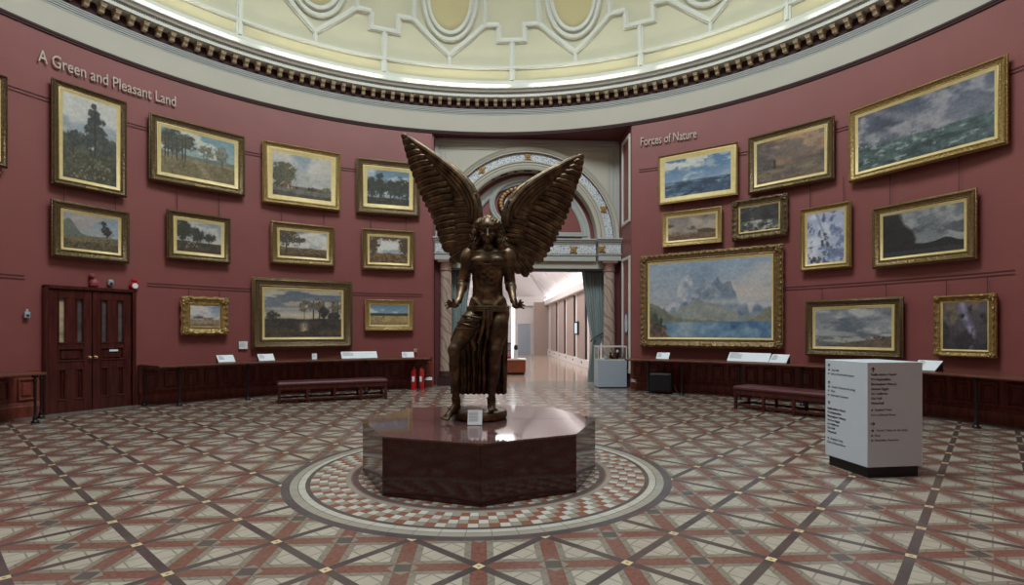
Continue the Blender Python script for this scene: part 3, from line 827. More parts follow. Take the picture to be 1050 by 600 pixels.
# wooden plinth with model case
P = at(529, 385, 19.6); 
o = empty('wooden_plinth', (at(527, 0, 20.2).x-.05, 20.2, 0), .02, 'low reddish oak plinth in the gallery just behind the statue', 'plinth')
MB().box((0, 0, .31), (.95, .7, .46), bev=.01).build('plinth_box', 'woodred', o); MB().box((0, 0, .56), (1.0, .75, .05), bev=.01).build('plinth_top', 'galwall', o); MB().box((0, 0, .04), (.85, .6, .08)).build('kickboard', 'black', o)
cx_, cz_ = o.location.x, .585
k_ = empty('model_kiosk', (cx_-.22, 20.15, cz_), 0, 'small red glazed model kiosk standing on the oak plinth', 'model')
q = MB()
for sx in (-1, 0, 1):
    for sy in (-1, 1): q.box((sx*.13, sy*.12, .27), (.025, .025, .54))
q.box((0, 0, .04), (.31, .29, .08)); q.box((0, 0, .30), (.29, .27, .03)); q.build('frame', 'red', k_)
MB().box((0, 0, .57), (.36, .34, .06), taper=.7).build('roof', 'darkline', k_); MB().box((0, 0, .3), (.26, .24, .5)).build('glazing', 'casegrey', k_)
k_ = empty('leaflet_stand', (cx_+.12, 20.15, cz_), 0, 'white leaflet holder with black top beside the model kiosk', 'stand')
MB().box((0, 0, .16), (.16, .12, .32), bev=.01).build('holder', 'white', k_); MB().lathe([(.05, .32), (.08, .38), (.06, .50), (.001, .52)], n=12).build('cap', 'black', k_, True)
# spotlight rails
tr = empty('track_spotlights', ENT @ Vector((.3, 22.5, 4.55)), math.atan2(PXV[1], PXV[0]), 'white ceiling track with small spotlights over the gallery', 'light')
MB().box((0, 0, .1), (.04, 5, .04)).build('track', 'white', tr)
for k in range(5):
    MB().tube([(0, -2+k, .08), (0, -2+k, .0), (.08, -2+k-.05, -.08)], [.012, .012, .05], 10).build('spotlight', 'white', tr, True)
for sgx in (-2, 2): MB().tube([(0, sgx, .1), (0, sgx, 1.7)], .008, 6).build('hanger', 'white', tr)
# ================================================================ DOOR ON THE LEFT
A = ring_pt(44, 420, 9.44); B = ring_pt(138, 420, 9.44); A.z = B.z = 0
def chord_matrix(A, B, z=0.0):
    x = (B-A); x.z = 0; L = x.length; x.normalize(); zv = Vector((0, 0, 1)); yv = zv.cross(x)
    c = (A+B)/2; m = Matrix((( x.x, yv.x, 0, c.x), (x.y, yv.y, 0, c.y), (0, 0, 1, z), (0, 0, 0, 1))); return m, L
Mx, L = chord_matrix(A, B)
dr = empty('door_1', mat=Mx); struct(dr)
H = 2.50
f_ = MB()
for sg in (-1, 1): f_.box((sg*(L/2-.035), .0, H/2), (.07, .16, H), bev=.01)
f_.box((0, 0, H-.035), (L, .16, .07), bev=.01); f_.build('door_frame', 'wood', dr)
lw = L/2-.085
for sg in (-1, 1):
    cx_ = sg*(lw/2+.006)
    lf = MB()
    def rail(x0, x1, z0, z1): lf.box((cx_+(x0+x1)/2, 0, (z0+z1)/2), (x1-x0, .06, z1-z0), bev=.006)
    w2 = lw/2; stile = .145; mid = .085
    rail(-w2, -w2+stile, .0, H-.08); rail(w2-stile, w2, 0, H-.08)
    rail(-w2+stile, w2-stile, 0, .24); rail(-w2+stile, w2-stile, .86, 1.0); rail(-w2+stile, w2-stile, 1.27, 1.36); rail(-w2+stile, w2-stile, H-.24, H-.08)
    rail(-mid, mid, .24, .86); rail(-mid, mid, 1.36, H-.24)
    o = lf.build('door_leaf', 'wood', dr)
    pn = MB(); ml = MB()
    for (x0, x1, z0, z1) in ((-w2+stile, -mid, .24, .86), (mid, w2-stile, .24, .86), (-w2+stile, w2-stile, 1.0, 1.27)):
        pn.box((cx_+(x0+x1)/2, .015, (z0+z1)/2), (x1-x0, .03, z1-z0)); pn.box((cx_+(x0+x1)/2, .0, (z0+z1)/2), (x1-x0-.09, .04, z1-z0-.09), bev=.015)
        for zz in (z0+.012, z1-.012): ml.box((cx_+(x0+x1)/2, -.032, zz), (x1-x0+.03, .03, .03), bev=.01)
        for xx in (x0+.01, x1-.01): ml.box((cx_+xx, -.03, (z0+z1)/2), (.025, .02, z1-z0), bev=.006)
    for (x0, x1) in ((-w2+stile, -mid), (mid, w2-stile)):
        for zz in (1.36+.01, H-.24): ml.box((cx_+(x0+x1)/2, -.034, zz), (x1-x0+.03, .035, .03), bev=.01)
        for xx in (x0+.01, x1-.01): ml.box((cx_+xx, -.03, (1.36+H-.24)/2), (.022, .02, H-.24-1.36), bev=.006)
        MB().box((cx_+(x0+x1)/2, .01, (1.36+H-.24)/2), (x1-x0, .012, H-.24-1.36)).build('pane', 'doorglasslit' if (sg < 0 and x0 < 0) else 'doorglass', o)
    pn.build('panel', 'wood', o); ml.build('panel_moulding', 'wood', o)
    MB().sphere((sg*.055, -.075, 1.07), .032, 10).lathe([(.028, 0), (.028, .01), (.012, .02), (.012, .05)], (sg*.055, -.03, 1.07), 12, axis=Euler((PI/2, 0, 0)).to_matrix()).build('door_knob', 'brass', o, True)
    if sg > 0: MB().box((cx_+.02, -.035, 1.20 if False else 1.14+.06), (.16, .012, .04)).build('letter_plate', 'white', o)
# devices above and beside the door
def wallmat(x, y, R=9.46):
    p = ring_pt(x, y, R); b = ring_b(x, R)
    return Matrix.Translation(p) @ Matrix.Rotation(-rad(b), 4, 'Z')
o = empty('alarm_sounder', mat=wallmat(96, 289), label='maroon painted alarm dome with a round lamp above the left door leaf', cat='alarm')
ax = Euler((PI/2, 0, 0)).to_matrix()
MB().lathe([(.085, 0), (.085, .04), (.065, .09), (.02, .11), (.001, .11)], (0, .0, -.03), 16, axis=ax).box((0, -.04, -.07), (.16, .08, .06), bev=.015).build('dome', 'pinkdev', o, True)
MB().lathe([(.05, 0), (.05, .06), (.03, .08), (.001, .08)], (-.04, 0, .12), 14, axis=ax).tube([(-.02, -.03, .1), (0, -.04, .02)], .02, 8).build('lamp', 'pinkdev', o, True)
o = empty('motion_sensor', mat=wallmat(113, 290), label='small white motion sensor above the middle of the double door', cat='sensor')
MB().box((0, -.03, 0), (.1, .06, .13), bev=.02).build('housing', 'casegrey', o); MB().sphere((0, -.06, -.02), (.03, .02, .03), 8).build('lens', 'ink', o, True)
o = empty('alarm_bell', mat=wallmat(137, 292), label='red alarm bell with white face at the top right corner of the door', cat='alarm')
MB().lathe([(.09, 0), (.09, .05), (.07, .08)], (0, 0, -.03), 16, axis=ax).box((0, -.04, .09), (.1, .08, .07), bev=.02).build('bell', 'red', o, True)
MB().lathe([(.06, .08), (.055, .09), (.001, .092)], (0, 0, -.03), 16, axis=ax).build('face', 'white', o, True)
o = empty('call_point', mat=wallmat(27, 323), label='small pale grey call point box on the wall left of the door', cat='box')
MB().box((0, -.025, 0), (.09, .05, .12), bev=.012).box((0, -.02, .08), (.04, .03, .06), bev=.01).build('housing', 'casegrey', o); MB().box((0, -.052, -.01), (.05, .006, .04)).build('label_plate', 'ink', o)
o = empty('wall_label', mat=wallmat(249.3, 354), label='square white label on the wall between the small ornate frame and the large dusk landscape', cat='label')
MB().box((0, -.01, 0), (.2, .02, .19)).build('card', 'white', o)
q = MB()
for k in range(4): q.box((-.02, -.0215, .05-.03*k), (.12, .002, .006))
q.build('print', 'greyink', o)
o = empty('wall_switch', mat=wallmat(426, 359.5), label='small cream switch plate on the wall above the fire extinguishers', cat='switch')
MB().box((0, -.01, 0), (.085, .02, .10), bev=.006).build('plate', 'cream', o); MB().box((0, -.025, 0), (.03, .015, .04)).build('rocker', 'ink', o); MB().box((0, -.01, -.13), (.07, .02, .06)).build('notice', 'red', o)
# ================================================================ WALL LETTERING
def wall_text(txt, x0, y0, x1, y1, capm, label):
    R = 9.46; b0, b1 = ring_b(x0, R), ring_b(x1, R); za, zb = ring_pt(x0, y0, R).z, ring_pt(x1, y1, R).z
    wid = lambda t: (lambda xs: (min(xs), max(xs)))([v.co.x for v in text_mesh(t, 1.0, .02, off=.002).vertices])
    w = wid(txt)[1]; sc = capm/.7
    root = empty('wall_lettering', pol(9.46, (b0+b1)/2, (za+zb)/2), 0, label, 'lettering', 'wall lettering'); O = Vector(root.location)
    words = txt.split(' '); pos = 0
    for k, wd_ in enumerate(words):
        start = wid(' '.join(words[:k+1]))[1]-wid(wd_)[1]
        me = text_mesh(wd_, 1.0, .02, off=.002)
        for v in me.vertices:
            t = (v.co.x+start)/w; v.co = pol(R-.012-v.co.z*.6, b0+(b1-b0)*t, za+(zb-za)*t+v.co.y*sc)-O
        mesh_obj(me, 'word', 'letter', root)
    return root
wall_text('A Green and Pleasant Land', 38.5, 62.4, 180, 109.5, .235, 'raised cream words A Green and Pleasant Land high on the left wall')
wall_text('Forces of Nature', 656.5, 149.8, 714.5, 141, .235, 'raised cream words Forces of Nature high on the right wall')
# ================================================================ PAINTINGS
def vnoise(u, v, s, seed):
    r = np.random.default_rng(seed); N = 64; G = r.random((N+1, N+1)); G[N] = G[0]; G[:, N] = G[:, 0]
    x, y = (u*s) % N, (v*s) % N; xi, yi = x.astype(int) % N, y.astype(int) % N; fx, fy = x-np.floor(x), y-np.floor(y)
    fx, fy = fx*fx*(3-2*fx), fy*fy*(3-2*fy)
    return (G[yi, xi]*(1-fx)+G[yi, xi+1]*fx)*(1-fy)+(G[yi+1, xi]*(1-fx)+G[yi+1, xi+1]*fx)*fy
def fbm(u, v, s, seed, o=4):
    t = 0; a = .5; n_ = 0
    for i in range(o): t = t+a*vnoise(u+.37*i, v+.71*i, s*2**i, seed+i); n_ += a; a *= .55
    return t/n_
class Paint:
    def __init__(s, w, h, seed):
        s.asp = w/h; s.W = max(8, int(w)); s.H = max(8, int(h)); s.seed = seed
        s.v, s.u = np.meshgrid(np.linspace(0, 1, s.H+1), np.linspace(0, 1, s.W+1), indexing='ij')
        s.x = s.u*s.asp; s.c = np.zeros(s.u.shape+(3,))
    def n(s, sc, o=4, sx=1, k=0): s.seed += 1; return fbm(s.x*sx, s.v, sc, s.seed*13+k, o)
    def put(s, mask, c, c2=None, nn=None):
        m = np.clip(mask, 0, 1)[..., None]; c = np.array(c, float)
        if c2 is not None: nn = s.n(9) if nn is None else nn; t = np.clip((nn-.3)*2.5, 0, 1)[..., None]; c = c*(1-t)+np.array(c2, float)*t
        s.c = s.c*(1-m)+c*m; return s
    def grad(s, bot, top, p=1.0):
        t = (s.v**p)[..., None]; s.c = np.array(bot, float)*(1-t)+np.array(top, float)*t; return s
    def clouds(s, c, sc=3, th=.5, soft=.12, sx=.6, v0=0., amt=1):
        m = np.clip((s.n(sc, 5, sx)-th)/soft, 0, 1)*np.clip((s.v-v0)/.12, 0, 1)*amt; return s.put(m, c)
    def ground(s, h, c, c2, amp=.03, sc=4, f=None, soft=.012):
        prof = h+amp*(fbm(s.x, s.x*0, sc, s.seed+5)-.5)*2
        if f is not None: prof = prof+f(s.u)
        s.seed += 3; return s.put((prof-s.v)/soft, c, c2, s.n(14, 4, 1))
    def tree(s, u, v, ru, rv, c, c2=None, rough=.9, trunk=True, th=0):
        d = ((s.u-u)/ru)**2+((s.v-v)/rv)**2; m = (1-d+rough*(1.7*(s.n(12, 3)-.5)+1.5*(s.n(34, 3)-.5)))/.35
        if trunk: s.put(((np.abs(s.u-u) < .012) & (s.v < v) & (s.v > v-rv*1.9)).astype(float), c)
        return s.put(m*.93, c, c2 if c2 is not None else np.array(c)*1.55, s.n(30, 4))
    def specks(s, u0, u1, v0, v1, n, r, cs):
        rr = np.random.default_rng(s.seed+99)
        for i in range(n*2):
            u, v = rr.uniform(u0, u1), rr.uniform(v0, v1); k = r*.62*rr.uniform(.4, 1.3)
            s.put((1-((s.x-u*s.asp)/k)**2-((s.v-v)/(k*1.2))**2)*1.6*.75, cs[i % len(cs)])
        return s
    def tex(s, amt=14):
        s.c = s.c+(s.n(40, 3)[..., None]-.5)*2*amt*1.8+(s.n(10, 4, .5)[..., None]-.5)*2*amt*1.2+(s.n(26, 3, .3)[..., None]-.5)*2*amt
        g = s.c.mean(-1, keepdims=True); s.c = np.clip((g+(s.c-g)*.88)*.93, 0, 255); return s
def paint(kind, P):
    k = kind
    if k == 'pine':
        P.grad((186, 190, 184), (136, 152, 166)).clouds((206, 206, 198), 3.4, .45)
        [P.tree(x, .47, .13, .09, (58, 66, 58)) for x in (.05, .3, .42, .68, .95)]
        P.ground(.42, (62, 66, 52), (96, 98, 76), .05, 5)
        P.tree(.18, .48, .14, .10, (44, 50, 46)).tree(.5, .52, .22, .14, (42, 46, 44)).tree(.8, .47, .22, .12, (52, 56, 50))
        P.tree(.57, .93, .06, .04, (46, 50, 46), trunk=False).tree(.56, .84, .11, .06, (44, 48, 46), trunk=True).tree(.60, .75, .17, .06, (44, 48, 46)).tree(.55, .66, .2, .07, (44, 48, 46)).tree(.66, .6, .15, .07, (44, 48, 46))
        P.put(((np.abs(P.u-.58) < .016) & (P.v < .86) & (P.v > .3)).astype(float), (40, 40, 36))
        P.ground(.33, (86, 88, 60), (58, 58, 44), .04, 6); P.specks(.1, .9, .02, .3, 60, .02, [(128, 122, 84), (150, 138, 96), (60, 60, 44)])
    elif k == 'wood':
        P.grad((196, 196, 170), (112, 156, 170)).clouds((210, 210, 192), 3, .5); P.ground(.5, (104, 116, 112), (128, 134, 120), .04, 8)
        P.ground(.42, (132, 118, 82), (150, 140, 100), .03, 4)
        P.tree(.12, .75, .16, .3, (54, 62, 52), (86, 88, 66), trunk=False).tree(.33, .78, .13, .18, (58, 66, 54), (90, 92, 70), trunk=False)
        for x in (.05, .09, .14, .2, .27, .31): P.put(((np.abs(P.u-x) < .008) & (P.v > .25) & (P.v < .85)).astype(float), (60, 52, 40))
        for x in (.6, .82): P.put(((np.abs(P.u-x) < .006) & (P.v > .3) & (P.v < .75)).astype(float), (70, 66, 52)); P.tree(x, .66, .10, .16, (96, 104, 88), (140, 146, 128), 1.5, False)
        P.ground(.36, (112, 98, 64), (138, 124, 84), .03, 5); P.put((1-((P.u-.5-.5*(.3-P.v))/.07)**2)*(P.v < .36), (158, 142, 104)); P.specks(.05, .95, .02, .34, 50, .03, [(80, 74, 50), (150, 138, 96), (96, 100, 60)])
    elif k == 'cattle':
        P.grad((198, 190, 176), (138, 158, 172)).clouds((204, 200, 190), 2.5, .5)
        P.ground(.26, (92, 88, 66), (120, 112, 84), .02).tree(.2, .52, .2, .3, (78, 76, 50), (112, 104, 68)).tree(.07, .5, .1, .26, (64, 66, 48), (92, 88, 60))
        P.ground(.2, (122, 118, 108), (96, 92, 80), .01); P.specks(.14, .4, .2, .3, 14, .05, [(150, 82, 50), (120, 62, 38), (30, 26, 24), (170, 150, 130)]); P.specks(.6, .76, .2, .27, 7, .045, [(28, 26, 26), (60, 50, 44)])
        P.tree(.92, .27, .1, .06, (90, 92, 70)); P.ground(.1, (70, 66, 54), (96, 90, 74), .05, 3)
    elif k == 'oaks':
        P.grad((150, 168, 178), (96, 138, 164)).clouds((190, 200, 204), 3, .5); P.ground(.2, (40, 42, 32), (66, 62, 44))
        for (u, v, a, b) in ((.1, .5, .16, .3), (.3, .5, .16, .28), (.3, .82, .09, .1), (.55, .48, .18, .25), (.75, .5, .16, .3), (.95, .5, .14, .28)): P.tree(u, v, a, b, (30, 38, 32), (58, 64, 48))
        P.specks(.2, .9, .05, .4, 40, .03, [(96, 88, 64), (24, 26, 22), (70, 70, 50)])
    elif k == 'hills':
        P.grad((196, 198, 190), (128, 152, 172)).clouds((168, 160, 156), 3, .5)
        P.ground(.42, (96, 110, 104), (110, 118, 104), .02, f=lambda u: .42*np.exp(-((u-.08)/.16)**2)); P.ground(.36, (100, 92, 56), (134, 118, 74), .03)
        P.tree(.78, .62, .12, .16, (30, 34, 28), rough=1.3).tree(.72, .82, .07, .08, (34, 38, 30), rough=1.3); P.ground(.24, (62, 54, 34), (110, 92, 56), .05, 4); P.specks(.1, .9, .05, .4, 40, .03, [(140, 112, 70), (40, 40, 26), (160, 140, 96)])
    elif k == 'shade':
        P.grad((190, 190, 178), (134, 152, 166)).clouds((200, 198, 188), 3, .48); P.ground(.35, (52, 50, 36), (74, 68, 46))
        P.tree(.14, .7, .22, .35, (34, 38, 28), (56, 58, 40)).tree(.45, .58, .16, .22, (40, 44, 32), (64, 64, 44)).tree(.72, .52, .17, .16, (44, 48, 36)); P.ground(.24, (48, 42, 30), (84, 70, 48), .03); P.specks(.2, .45, .14, .34, 10, .05, [(170, 150, 120), (110, 80, 60)])
    elif k == 'overhang':
        P.grad((200, 200, 190), (116, 138, 158)).clouds((222, 220, 210), 2.6, .46); P.ground(.36, (110, 88, 54), (138, 112, 70)); P.ground(.3, (92, 74, 46), (124, 100, 62), .02)
        P.tree(.14, .75, .26, .34, (58, 48, 30), (96, 80, 50), 1.1).tree(.42, .66, .16, .12, (62, 54, 34), (96, 82, 52), 1.2); P.ground(.14, (66, 52, 34), (98, 80, 50), .06); P.specks(.4, .95, .1, .34, 30, .03, [(170, 150, 96), (80, 60, 40)])
    elif k == 'grove':
        P.grad((190, 196, 198), (126, 146, 164)).clouds((226, 226, 220), 2.6, .44); P.ground(.38, (104, 78, 44), (150, 116, 64))
        P.tree(.08, .7, .2, .4, (60, 44, 26), (104, 80, 46), 1.0).tree(.92, .7, .18, .42, (58, 44, 28), (100, 78, 46), 1.0).tree(.5, 1.0, .5, .14, (66, 50, 30), (110, 88, 52), 1.2, False); P.ground(.26, (84, 58, 30), (140, 104, 56), .06, 6); P.specks(.1, .9, .05, .35, 30, .04, [(176, 140, 84), (60, 42, 26)])
    elif k == 'shore':
        P.grad((206, 200, 188), (128, 150, 178)).clouds((220, 216, 208), 2.6, .46); P.ground(.34, (140, 120, 88), (174, 150, 112)); P.tree(.3, .42, .2, .07, (78, 72, 54), trunk=False).tree(.6, .38, .2, .05, (96, 84, 62), trunk=False); P.ground(.14, (110, 86, 60), (160, 132, 96)); P.specks(.2, .8, .1, .3, 24, .03, [(90, 66, 48), (200, 184, 150)])
    elif k == 'dusk':
        P.grad((190, 176, 150), (96, 112, 128), .7).clouds((150, 156, 160), 5, .52, .06, .25).clouds((208, 196, 168), 7, .58, .05, .2, .3, .8)
        P.put(np.exp(-((P.v-.47)/.07)**2)*.9, (222, 206, 172)); P.put(np.exp(-((P.v-.60)/.02)**2)*.6*(P.n(6, 3, .3) > .42), (216, 200, 170)); P.ground(.40, (48, 44, 38), (70, 60, 48), .02)
        for x in (.5, .62, .7, .88, .95): P.put(((np.abs(P.u-x) < .006) & (P.v > .35) & (P.v < .78)).astype(float), (50, 44, 38)); P.tree(x, .68, .07, .12, (84, 76, 62), None, 1.8, False)
        P.tree(.76, .55, .07, .16, (38, 36, 32)).tree(.1, .46, .09, .1, (56, 52, 44)).tree(.9, .46, .08, .1, (44, 40, 36)); P.put(np.exp(-((P.u-.5)/.05)**2)*np.clip((.36-P.v)/.1, 0, 1)*(P.n(12, 3, .3) > .42), (196, 176, 132))
        P.ground(.2, (60, 52, 40), (92, 78, 56), .06, 3, lambda u: -.12*np.exp(-((u-.55)/.2)**2)); P.specks(.02, .98, .03, .3, 50, .02, [(34, 30, 26), (110, 92, 60)])
    elif k == 'harvest':
        P.grad((196, 204, 204), (96, 140, 168)).clouds((206, 212, 210), 3, .55); P.ground(.60, (40, 56, 50), (56, 72, 60), .015); P.ground(.47, (176, 148, 86), (198, 170, 104), .01); P.ground(.16, (150, 120, 70), (178, 150, 92), .03)
        P.specks(.04, .36, .12, .44, 22, .05, [(50, 44, 46), (190, 170, 150), (110, 60, 50), (70, 80, 90)]); P.specks(.5, .95, .1, .45, 14, .03, [(140, 110, 60), (90, 74, 50)])
    elif k == 'brown':
        P.grad((90, 80, 60), (120, 112, 90)).clouds((70, 60, 44), 3, .5)
    elif k == 'sea':
        P.grad((182, 200, 210), (66, 116, 164), .8).clouds((214, 214, 204), 3.5, .47, .1, .6).clouds((150, 170, 186), 5, .55, .1, .5); P.ground(.40, (44, 74, 106), (70, 100, 128), .004); P.put((P.n(14, 4, .35)-.56)*9*(P.v < .38), (116, 144, 164)); P.put((P.n(12, 4, .3)-.6)*9*(P.v < .36), (30, 52, 80))
    elif k == 'smoke':
        P.grad((134, 106, 84), (112, 98, 92)).clouds((178, 126, 86), 3, .44, .2, .6, .35).clouds((196, 150, 108), 6, .55, .1, .4, .6, .7).clouds((84, 74, 70), 2.2, .5, .15, .5, .3); P.ground(.36, (92, 80, 68), (120, 102, 82), .004); P.put((P.n(12, 4, .3)-.54)*6*(P.v < .36), (140, 116, 90)); P.tree(.14, .36, .16, .05, (58, 50, 46), trunk=False)
        P.put(((np.abs(P.u-.28) < .018) & (P.v > .3) & (P.v < .52)).astype(float), (52, 42, 38)); P.put(np.exp(-((P.v-.42)/.06)**2)*np.clip((P.u-.4)*2, 0, 1)*.7, (66, 58, 56))
    elif k == 'storm':
        P.grad((150, 152, 160), (76, 86, 108)).clouds((64, 72, 92), 2.5, .48, .25, .5).clouds((150, 150, 158), 3.5, .55, .15, .6); sh = (P.u-.2)*.9+P.v*.8; P.put(np.clip(1-np.abs(sh-.75)/.1, 0, 1)*.45*(P.v > .35), (178, 170, 172))
        P.ground(.40, (52, 76, 78), (80, 106, 104), .008, 12); P.put((P.n(22, 4, .3)-.58)*9*(P.v < .4), (142, 160, 154)); P.put((P.n(10, 4, .3)-.58)*8*(P.v < .38), (32, 54, 58)); P.specks(.3, .55, .40, .46, 5, .02, [(70, 60, 60)]); P.specks(.0, .25, .4, .5, 6, .03, [(180, 180, 180)])
    elif k == 'mist':
        P.grad((170, 154, 134), (130, 122, 118)).clouds((180, 164, 146), 3, .46, .2).clouds((76, 70, 70), 3, .56, .12, .6, .35); P.ground(.3, (150, 126, 104), (120, 96, 76), .02); P.ground(.22, (92, 66, 46), (128, 96, 66), .03, f=lambda u: .3*np.clip(u-.45, 0, 1)); P.tree(.2, .34, .16, .05, (104, 84, 70), trunk=False).tree(.8, .34, .2, .1, (60, 46, 36), trunk=False)
    elif k == 'gale':
        P.grad((66, 66, 66), (44, 46, 50)).clouds((150, 150, 146), 2.6, .56, .12, .8, .4).clouds((30, 32, 36), 3, .5, .1); P.ground(.42, (54, 58, 54), (84, 88, 80), .05, 6); P.put((P.n(8, 4, .6)-.54)*8*(P.v < .42), (176, 176, 164)); P.put((P.n(9, 4, .5)-.56)*8*(P.v < .34), (26, 28, 28)); P.put(((np.abs(P.u-.2) < .012) & (P.v > .4) & (P.v < .8)).astype(float), (40, 34, 30))
    elif k == 'ice':
        P.grad((186, 198, 222), (176, 184, 214)).clouds((214, 220, 234), 3, .48, .1, 1).clouds((112, 128, 170), 4, .58, .06, 1); P.put(1-np.abs(P.u-(.75-.5*P.v))/.05, (120, 150, 180)); P.specks(.35, .7, .3, .6, 4, .05, [(70, 60, 66)]); P.specks(.05, .4, .02, .12, 10, .05, [(60, 58, 66), (100, 96, 104)]); P.put((P.n(12)-.62)*10, (90, 100, 134))
    elif k == 'cliff':
        P.grad((140, 146, 146), (104, 112, 118)).clouds((160, 164, 162), 3, .47, .15).clouds((84, 90, 96), 4, .56, .1); P.ground(.20, (70, 72, 76), (96, 98, 100), .004); P.ground(.25, (12, 12, 14), (22, 22, 22), .02, 4, lambda u: .06*np.exp(-((u-.8)/.1)**2)-.2*np.clip(u-.85, 0, 1)); m = (.36-P.u+.05*(P.n(6)-.5)+.10*np.sin(P.v*5))*20; P.put(m*(P.v < .98), (10, 10, 12), (18, 17, 17))
        P.put(((.12-P.v) > 0).astype(float)*.6, (64, 66, 70))
    elif k == 'lake':
        P.grad((196, 190, 186), (150, 174, 196)).clouds((206, 198, 192), 2, .45, .2).clouds((140, 164, 188), 2.5, .52, .2)
        P.ground(.40, (206, 208, 210), (150, 164, 186), .09, 16, lambda u: .44*np.exp(-((u-.34)/.12)**2)+.1*np.exp(-((u-.6)/.1)**2), .03)
        P.ground(.36, (104, 126, 152), (146, 160, 172), .13, 15, lambda u: .36*np.exp(-(np.abs(u-.50)/.16)**2)+.22*np.exp(-(np.abs(u-.66)/.12)**2), .02); P.put(np.clip((P.n(20, 4, .7)-.56)*5, 0, .6)*(P.v > .42)*(np.abs(P.u-.5) < .22)*(P.v < .36+.36*np.exp(-((P.u-.5)/.16)**2)), (190, 196, 202)); P.put(np.exp(-((P.v-.46)/.05)**2)*np.clip((P.n(4, 4, .5)-.42)*5, 0, .8)*(P.u > .45), (196, 202, 206))
        P.ground(.26, (132, 146, 144), (160, 164, 154), .06, 9, lambda u: .24*np.exp(-((u-.45)/.25)**2), .03); P.ground(.22, (110, 122, 110), (140, 140, 116), .03, 5, lambda u: .25*np.exp(-((u-0)/.2)**2)+.16*np.exp(-((u-1.0)/.1)**2))
        P.put((.215-P.v)*40, (98, 146, 180), (134, 170, 194)); P.put((P.n(5, 3, .9)-.45)*4*(P.v < .21)*np.clip((P.u-.3)*3, 0, 1), (62, 112, 162)); P.put(np.exp(-((P.u-.33)/.07)**2)*(P.v < .21)*.5, (190, 200, 204))
        P.ground(-.02, (92, 74, 62), (140, 116, 96), .05, 9, lambda u: .34*np.exp(-((u)/.13)**2)); P.tree(.05, .25, .03, .09, (50, 66, 56)).tree(.1, .19, .025, .07, (50, 66, 56)); P.specks(.0, .16, .02, .2, 16, .04, [(150, 100, 80), (80, 64, 56)]); P.specks(.70, .74, .13, .15, 3, .015, [(50, 60, 80)])
    elif k == 'beach':
        P.grad((186, 188, 184), (120, 132, 142)).clouds((190, 192, 190), 3, .45, .15, .5).clouds((100, 112, 124), 3.5, .55, .15, .4); P.ground(.29, (96, 108, 108), (128, 134, 130), .004); P.put((P.n(12, 4, .3)-.56)*9*(P.v < .28), (176, 178, 172)); P.put((P.u*.9-.42-P.v*1.6+.0)*12*(P.v < .3), (150, 128, 100), (172, 150, 122)); P.ground(.2, (120, 104, 84), (96, 84, 70), .02, 5, lambda u: .38*np.clip(u-.72, 0, 1)-.25*np.clip(.75-u, 0, 1)*1.0); P.specks(.78, .92, .2, .3, 8, .04, [(40, 34, 34), (110, 60, 50)])
    elif k == 'gorge':
        P.grad((58, 52, 60), (92, 84, 92)).clouds((126, 104, 84), 3, .5, .15, 1.5, .5); P.put(1-np.abs(P.u-.55-.1*np.sin(P.v*5))/.14, (170, 168, 196), (116, 110, 150)); P.put((P.n(4)-.5)*8*(P.v < .62), (40, 36, 44)); P.put((P.n(7)-.6)*9, (34, 32, 36)); P.put((1-((P.u-.2)/.2)**2-((P.v-.75)/.25)**2)*2, (128, 112, 92), (84, 74, 66))
    P.tex(10); return P.c
def s2l(a): a = np.clip(a/255, 0, 1); return np.where(a <= .04045, a/12.92, ((a+.055)/1.055)**2.4)
def frame_mesh(w, h, fw, dep, style, orn=0, inset0=0.0, seed=1):
    """sweep a moulding profile round a w x h rectangle (front towards -y)"""
    prof = {'ogee': [(0, 0), (0, .55), (.05, .62), (.10, .62), (.16, .9), (.26, 1.0), (.34, .9), (.42, .66), (.52, .60), (.66, .42), (.76, .34), (.80, .42), (.88, .42), (.92, .26), (1, .18), (1, 0)],
            'flat': [(0, 0), (0, .6), (.06, .75), (.18, .8), (.24, .6), (.5, .5), (.8, .35), (1, .25), (1, 0)],
            'slip': [(0, 0), (0, 1), (.12, 1.1), (.3, .9), (.85, .6), (1, .5), (1, 0)]}[style]
    nx = max(2, int(w/.05)) if orn else 2; nz = max(2, int(h/.05)) if orn else 2
    per = []
    for i in range(nx): per.append((-w/2+w*i/nx, 0., 0, 1))
    for i in range(nz): per.append((w/2, h*i/nz, -1, 0))
    for i in range(nx): per.append((w/2-w*i/nx, h, 0, -1))
    for i in range(nz): per.append((-w/2, h-h*i/nz, 1, 0))
    m = MB(); q = len(prof); N = len(per); vs = []
    r = random.Random(seed)
    for i, (x, z, ix, iz) in enumerate(per):
        for (o, d) in prof:
            k = o*fw
            # inset towards the centre, mitred
            sx = 1-2*k/w; sz = 1-2*k/h
            px, pz = x*sx, h/2+(z-h/2)*sz
            if orn:
                a = orn*(.5+.5*cos(i*2*PI/6))*(.6+.4*r.random())*(1-o)
                px += (-ix)*a*.5; pz += (-iz)*a*.5
            vs.append((px, -d*dep*(1+(.25*cos(i*2*PI/3) if orn and .1 < o < .6 else 0)), pz))
    fs = []
    for i in range(N):
        i2 = (i+1) % N
        for k in range(q-1): fs.append((i*q+k, i*q+k+1, i2*q+k+1, i2*q+k))
    m.add(vs, fs); return m
